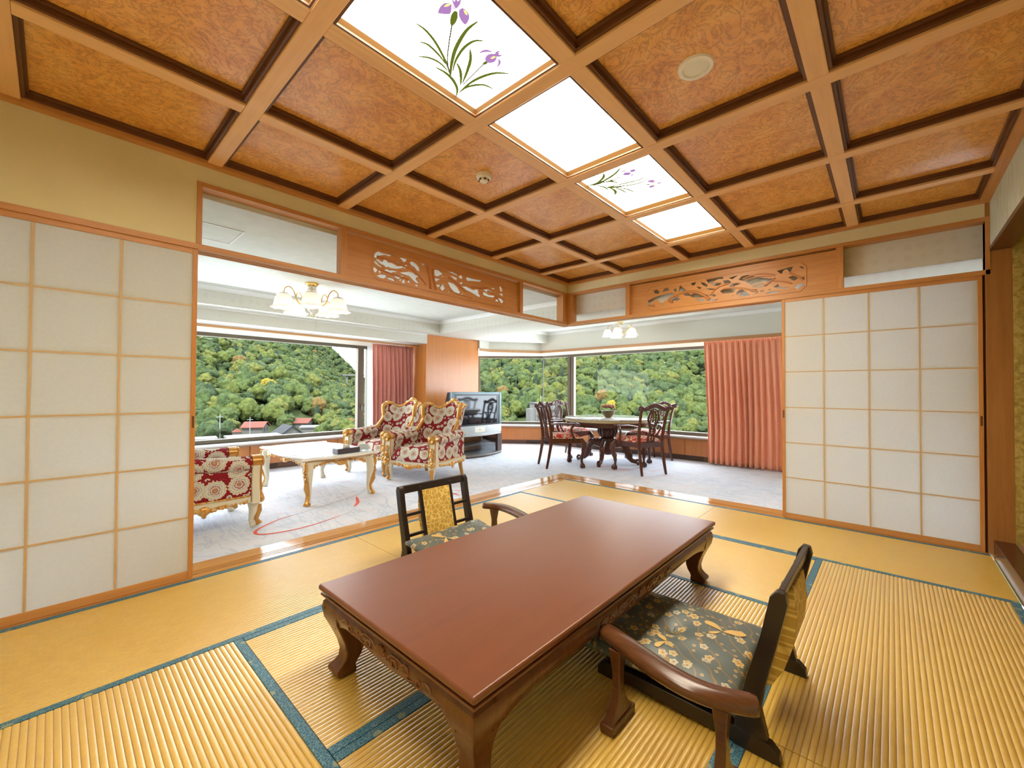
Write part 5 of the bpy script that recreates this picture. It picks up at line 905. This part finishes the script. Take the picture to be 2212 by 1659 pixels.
def crown(seed, sub, con=False):
    b = bmesh.new(); bmesh.ops.create_icosphere(b, subdivisions=sub, radius=1.); V = []
    for v in b.verts:
        p = v.co.copy(); o = Vector((seed*13.1, seed*7.7, seed*3.3)); bil = lambda f: .5-abs(MN.noise(p*f+o))*1.6
        d = .93+.38*MN.noise(p*1.4+o)+.24*bil(2.6)+.15*bil(5.5)+.07*bil(11)
        if con: h = (p.z+1)/2; rad = .62*(1-h)**.75+.05; q = Vector((p.x, p.y, 0)); q = q.normalized()*rad*d if q.length > 1e-4 else q; p = Vector((q.x, q.y, h*2.3-.6))
        else: p *= d; p.z = p.z*.95+.15
        V.append(p)
    F = [tuple(v.index for v in f.verts) for f in b.faces]; b.free(); return V, F
GREENS = [(.0215,.031,.0085), (.017,.027,.0085), (.029,.037,.0085), (.0135,.022,.0085), (.036,.040,.0095), (.022,.032,.0105)]
TINTS = GREENS+[(.0085,.0155,.0085), (.080,.064,.008), (.050,.034,.011)]      # 6 conifer, 7 yellow, 8 russet
NAMES = ['leafy_tree']*6+['conifer', 'yellow_tree', 'russet_tree']
LABS = [c+' broad-crowned tree in the woods outside the windows' for c in ('mid-green', 'deep green', 'light green', 'dark green', 'yellowish green', 'cool green')]+['dark green pointed conifer in the woods outside the windows', 'bright yellow-leaved tree in the woods outside the windows', 'russet brown tree in the woods outside the windows']
def tint_mesh(me, cols):   # per-vertex tint
    a = me.color_attributes.new('tint', 'FLOAT_COLOR', 'POINT'); a.data.foreach_set('color', cols)
protos = []
for k in range(9):
    V, F = crown(k+1, 4, k == 6); q = MB(); q.add([tuple(p) for p in V], F); tr = q.mark(); q.tube([(0, 0, -2.2), (0, 0, -.4)], [.10, .07], 6)
    me = bpy.data.meshes.new('tree_crown'); me.from_pydata(q.v, [], q.f); me.materials.append(FOL); me.polygons.foreach_set('use_smooth', [True]*len(me.polygons)); tint_mesh(me, [c for _ in q.v for c in (*TINTS[k], 1)]); protos.append(me)
rnd = random.Random(11); trees = []
CLEAR = [(37.3, 142, 4.4), (72.1, 112, 2.4), (75.2, 136, 2.4), (75.9, 102, 4.5), (68.9, 122, 2.4), (78.6, 100, 1.4), (77.3, 120, .8), (70.0, 150, 1.6)]
r = 112.
while r < 500:
    st = 3.1+.0042*r; a = -4+rnd.uniform(0, 1); da = math.degrees(st/r)
    while a < 108:
        aa, rr_ = a+rnd.uniform(-.45, .45)*da, r+rnd.uniform(-.5, .5)*st; hill = hz(aa, rr_); valley = hill < GZ+1.2
        blocked = any(abs(aa-c[0]) < c[2] and rr_ < c[1]+13 and rr_ > c[1]-(40 if c[1] > 130 else 6) for c in CLEAR)
        if not blocked and not (valley and rnd.random() < (.62 if rr_ < 130 else .15)) and not (52 < aa < 59 and rr_ > 170) and not (rr_ > 372 and not 57 < aa < 76):
            k = rnd.choices(range(9), [20, 18, 13, 16, 9, 13, 7, .3, 1.])[0]
            if valley and k == 6: k = 4
            s = rnd.uniform(.7, 1.35)*(2.35 if not valley else 1.7); trees.append((aa, rr_, hill, k, s, rnd.uniform(0, 6.28), rnd.uniform(.9, 1.25)))
        a += da
    r += st*.86
vis = lambda a: 16 < a < 48 or 61.5 < a < 80.5
trees.sort(key=lambda t: (0 if vis(t[0]) else 1, t[1]/t[4]))
pv, pk, ps, pr_ = [], [], [], []; reps = {}
for i, (a, r, z, k, s, rot, hh) in enumerate(trees):
    x, y = pol(a, r)
    if i < 296:
        o = bpy.data.objects.new(NAMES[k], protos[k]); COL.objects.link(o); o.location = (x, y, z+s*1.1); o.scale = (s, s, s*hh); o.rotation_euler = (0, 0, rot); tag(o, LABS[k], 'tree', 'hillside trees, '+LABS[k].split(' in the')[0]); reps.setdefault(k, o)
    else: pv.append((x, y, z+s*1.1)); pk.append(k); ps.append(s); pr_.append(rot)
r = 500.
while r < 740:
    a = 54.; da = math.degrees(7.5/r)
    while a < 84:
        aa, rr_ = a+rnd.uniform(-.4, .4)*da, r+rnd.uniform(-4, 4); x, y = pol(aa, rr_); pv.append((x, y, hz(aa, rr_)+2)); pk.append(rnd.choice([0, 1, 3, 3, 5, 2])); ps.append(rnd.uniform(3.2, 5)); pr_.append(rnd.uniform(0, 6.28)); a += da
    r += 7.5
pk = [k if k in reps else 0 for k in pk]
me = bpy.data.meshes.new('distant_forest'); me.from_pydata(pv, [], [])
for nm, ty, dat in (('kind', 'INT', pk), ('size', 'FLOAT', ps), ('turn', 'FLOAT', pr_)): me.attributes.new(nm, ty, 'POINT').data.foreach_set('value', dat)
o = bpy.data.objects.new('distant_forest', me); COL.objects.link(o); tag(o, 'dense mixed green forest covering the upper hillsides', 'forest'); o['kind'] = 'stuff'
ng = bpy.data.node_groups.new('forest_instances', 'GeometryNodeTree'); ng.interface.new_socket('Geometry', in_out='INPUT', socket_type='NodeSocketGeometry'); ng.interface.new_socket('Geometry', in_out='OUTPUT', socket_type='NodeSocketGeometry')
N_ = ng.nodes.new; gi, go, jn = N_('NodeGroupInput'), N_('NodeGroupOutput'), N_('GeometryNodeJoinGeometry')
def attr(nm, ty): x = N_('GeometryNodeInputNamedAttribute'); x.data_type = ty; x.inputs['Name'].default_value = nm; return x.outputs['Attribute']
ak, as_, ar = attr('kind', 'INT'), attr('size', 'FLOAT'), attr('turn', 'FLOAT'); cx_ = N_('ShaderNodeCombineXYZ'); ng.links.new(ar, cx_.inputs[2])
for k, ob in reps.items():
    oi = N_('GeometryNodeObjectInfo'); oi.transform_space = 'ORIGINAL'; oi.inputs['Object'].default_value = ob; oi.inputs['As Instance'].default_value = True
    cmp_ = N_('FunctionNodeCompare'); cmp_.data_type = 'INT'; cmp_.operation = 'EQUAL'; ng.links.new(ak, cmp_.inputs[2]); cmp_.inputs[3].default_value = k
    ip = N_('GeometryNodeInstanceOnPoints'); ng.links.new(gi.outputs[0], ip.inputs['Points']); ng.links.new(cmp_.outputs[0], ip.inputs['Selection']); ng.links.new(oi.outputs['Geometry'], ip.inputs['Instance']); ng.links.new(cx_.outputs[0], ip.inputs['Rotation']); ng.links.new(as_, ip.inputs['Scale']); ng.links.new(ip.outputs[0], jn.inputs[0])
ng.links.new(jn.outputs[0], go.inputs[0]); md = o.modifiers.new('forest', 'NODES'); md.node_group = ng
# houses in the valley
HW_ = {'grey': mat('slate_roof', (.014,.015,.017), .7, 0, .05), 'red': mat('red_roof', (.06,.02,.014), .7, 0, .05), 'wall': mat('house_wall', (.05,.049,.045), .8, 0, .05), 'pale': mat('concrete_white', (.07,.07,.068), .8, 0, .05), 'pane': mat('dark_pane', (.02,.022,.025), .3), 'pole': mat('steel_pole', (.08,.085,.085), .5)}
def house(az, r, w_, d, zb, ze, zr, roof, label, rot=0.):
    x, y = pol(az, r); t = thing('house', label, 'house', (x, y, GZ), math.radians(az)-PI/2+rot); e = ze-GZ; k = zr-GZ
    box('wall', HW_['wall'], (-w_/2, w_/2, -d/2, d/2, 0, e), t, 0)
    q = MB(); q.prism([(-w_/2, e), (w_/2, e), (0, k-.15)], -d/2+.05, d/2-.05, lambda u, v, dd: (u, dd, v)); q.build('gable', HW_['wall'], t, smooth=False)
    for s in (-1, 1):
        q = MB(); L = math.hypot(w_/2, k-e); q.prism([(0, k), (s*(w_/2+.5), e-.5*(k-e)/(w_/2)), (s*(w_/2+.5), e-.5*(k-e)/(w_/2)-.25), (0, k-.28)], -d/2-.4, d/2+.4, lambda u, v, dd: (u, dd, v)); q.build('roof_slope', HW_[roof], t, smooth=False)
    for xx in (-w_*.2, w_*.2): wn = box('window', HW_['pane'], (xx-.45, xx+.45, -d/2-.04, -d/2+.02, e-1.5, e-.5), t, 0)
    return t
def flat(az, r, w_, d, zt, label, roof='pale', rot=0.):
    x, y = pol(az, r); t = thing('flat_roofed_building', label, 'building', (x, y, GZ), math.radians(az)-PI/2+rot); h = zt-GZ
    box('wall', HW_['wall'], (-w_/2, w_/2, -d/2, d/2, 0, h-.4), t, 0); box('roof', HW_[roof], (-w_/2-.3, w_/2+.3, -d/2-.3, d/2+.3, h-.4, h), t, 0); return t
house(72.1, 112, 5.2, 7, GZ, -9.6, -7.6, 'grey', 'small house with a steep grey gable among the trees', .25)
house(75.2, 136, 7, 5, GZ, -9.4, -8.2, 'red', 'house with a low red roof among the trees', 1.3)
house(70.0, 150, 6, 5, GZ, -9.6, -8.4, 'red', 'far house with a small red roof behind bushes', 1.2)
flat(75.9, 102, 9.5, 6, -8.9, 'long low building with a pale flat roof below the window', 'pale', .12); flat(68.9, 122, 6.5, 5, -8.9, 'pale flat roof beyond the grey-gabled house', 'pale', -.1); flat(80.6, 100, 3.0, 5, -8.7, 'pale flat-roofed block beside the shoji screen edge', 'pale')
t = thing('shed', 'tiny shed with a red pyramid roof by the fence', 'shed', (*pol(77.3, 120), GZ)); box('wall', HW_['wall'], (-.8, .8, -.8, .8, 0, 2.4), t, 0); MB().loft([[(-1, -1, 2.4), (1, -1, 2.4), (1, 1, 2.4), (-1, 1, 2.4)], [(-.05, -.05, 3.3), (.05, -.05, 3.3), (.05, .05, 3.3), (-.05, .05, 3.3)]]).build('roof', HW_['red'], t, smooth=False)
for az, r, h, lab in ((79.0, 118, 7.0, 'tall thin utility pole by the left window edge'), (75.9, 128, 5.5, 'short utility pole rising near the red roof')):
    t = thing('utility_pole', lab, 'pole', (*pol(az, r), GZ), math.radians(az)); MB().tube([(0, 0, 0), (0, 0, h)], [.14, .09], 8).build('pole', HW_['pole'], t); box('crossarm', HW_['pole'], (-.06, .06, -.7, .7, h-.7, h-.58), t, 0)
x, y = pol(37.3, 142); t = thing('apartment_building', 'pale grey apartment block with rows of balconies outside the window', 'apartment block', (x, y, GZ), math.radians(37.3)-PI/2+.35)
box('wall', HW_['pale'], (-4.6, 4.6, 0, 8, 0, 8.4), t, 0); box('wing', HW_['pale'], (-6.3, -4.6, 1.5, 7, 0, 6.6), t, 0); box('roof_parapet', HW_['wall'], (-4.8, 4.8, -.2, 8.2, 8.4, 8.8), t, 0); MB().tube([(-1.8, 4, 8.8), (-1.8, 4, 11.6)], .08, 6).build('mast', HW_['pole'], t)
for f in range(4):
    for c in range(4):
        x0 = -4.2+c*2.15; wn = box('window', HW_['pane'], (x0, x0+1.5, -.05, .02, .6+f*2., 1.9+f*2.), t, 0); box('balcony', HW_['wall'], (x0-.2, x0+1.7, -.9, -.02, .25+f*2., .75+f*2.), t, 0)
t = thing('viaduct', 'far white viaduct crossing the wooded hillside', 'viaduct', (*pol(62.9, 430), 0), math.radians(62.9)-PI/2); box('deck', HW_['pale'], (-14, 6, -3, 3, 14.2, 15.6), t, 0)
for xx in (-10, -2): box('pier', HW_['pale'], (xx-.8, xx+.8, -1.5, 1.5, -11, 14.2), t, 0)
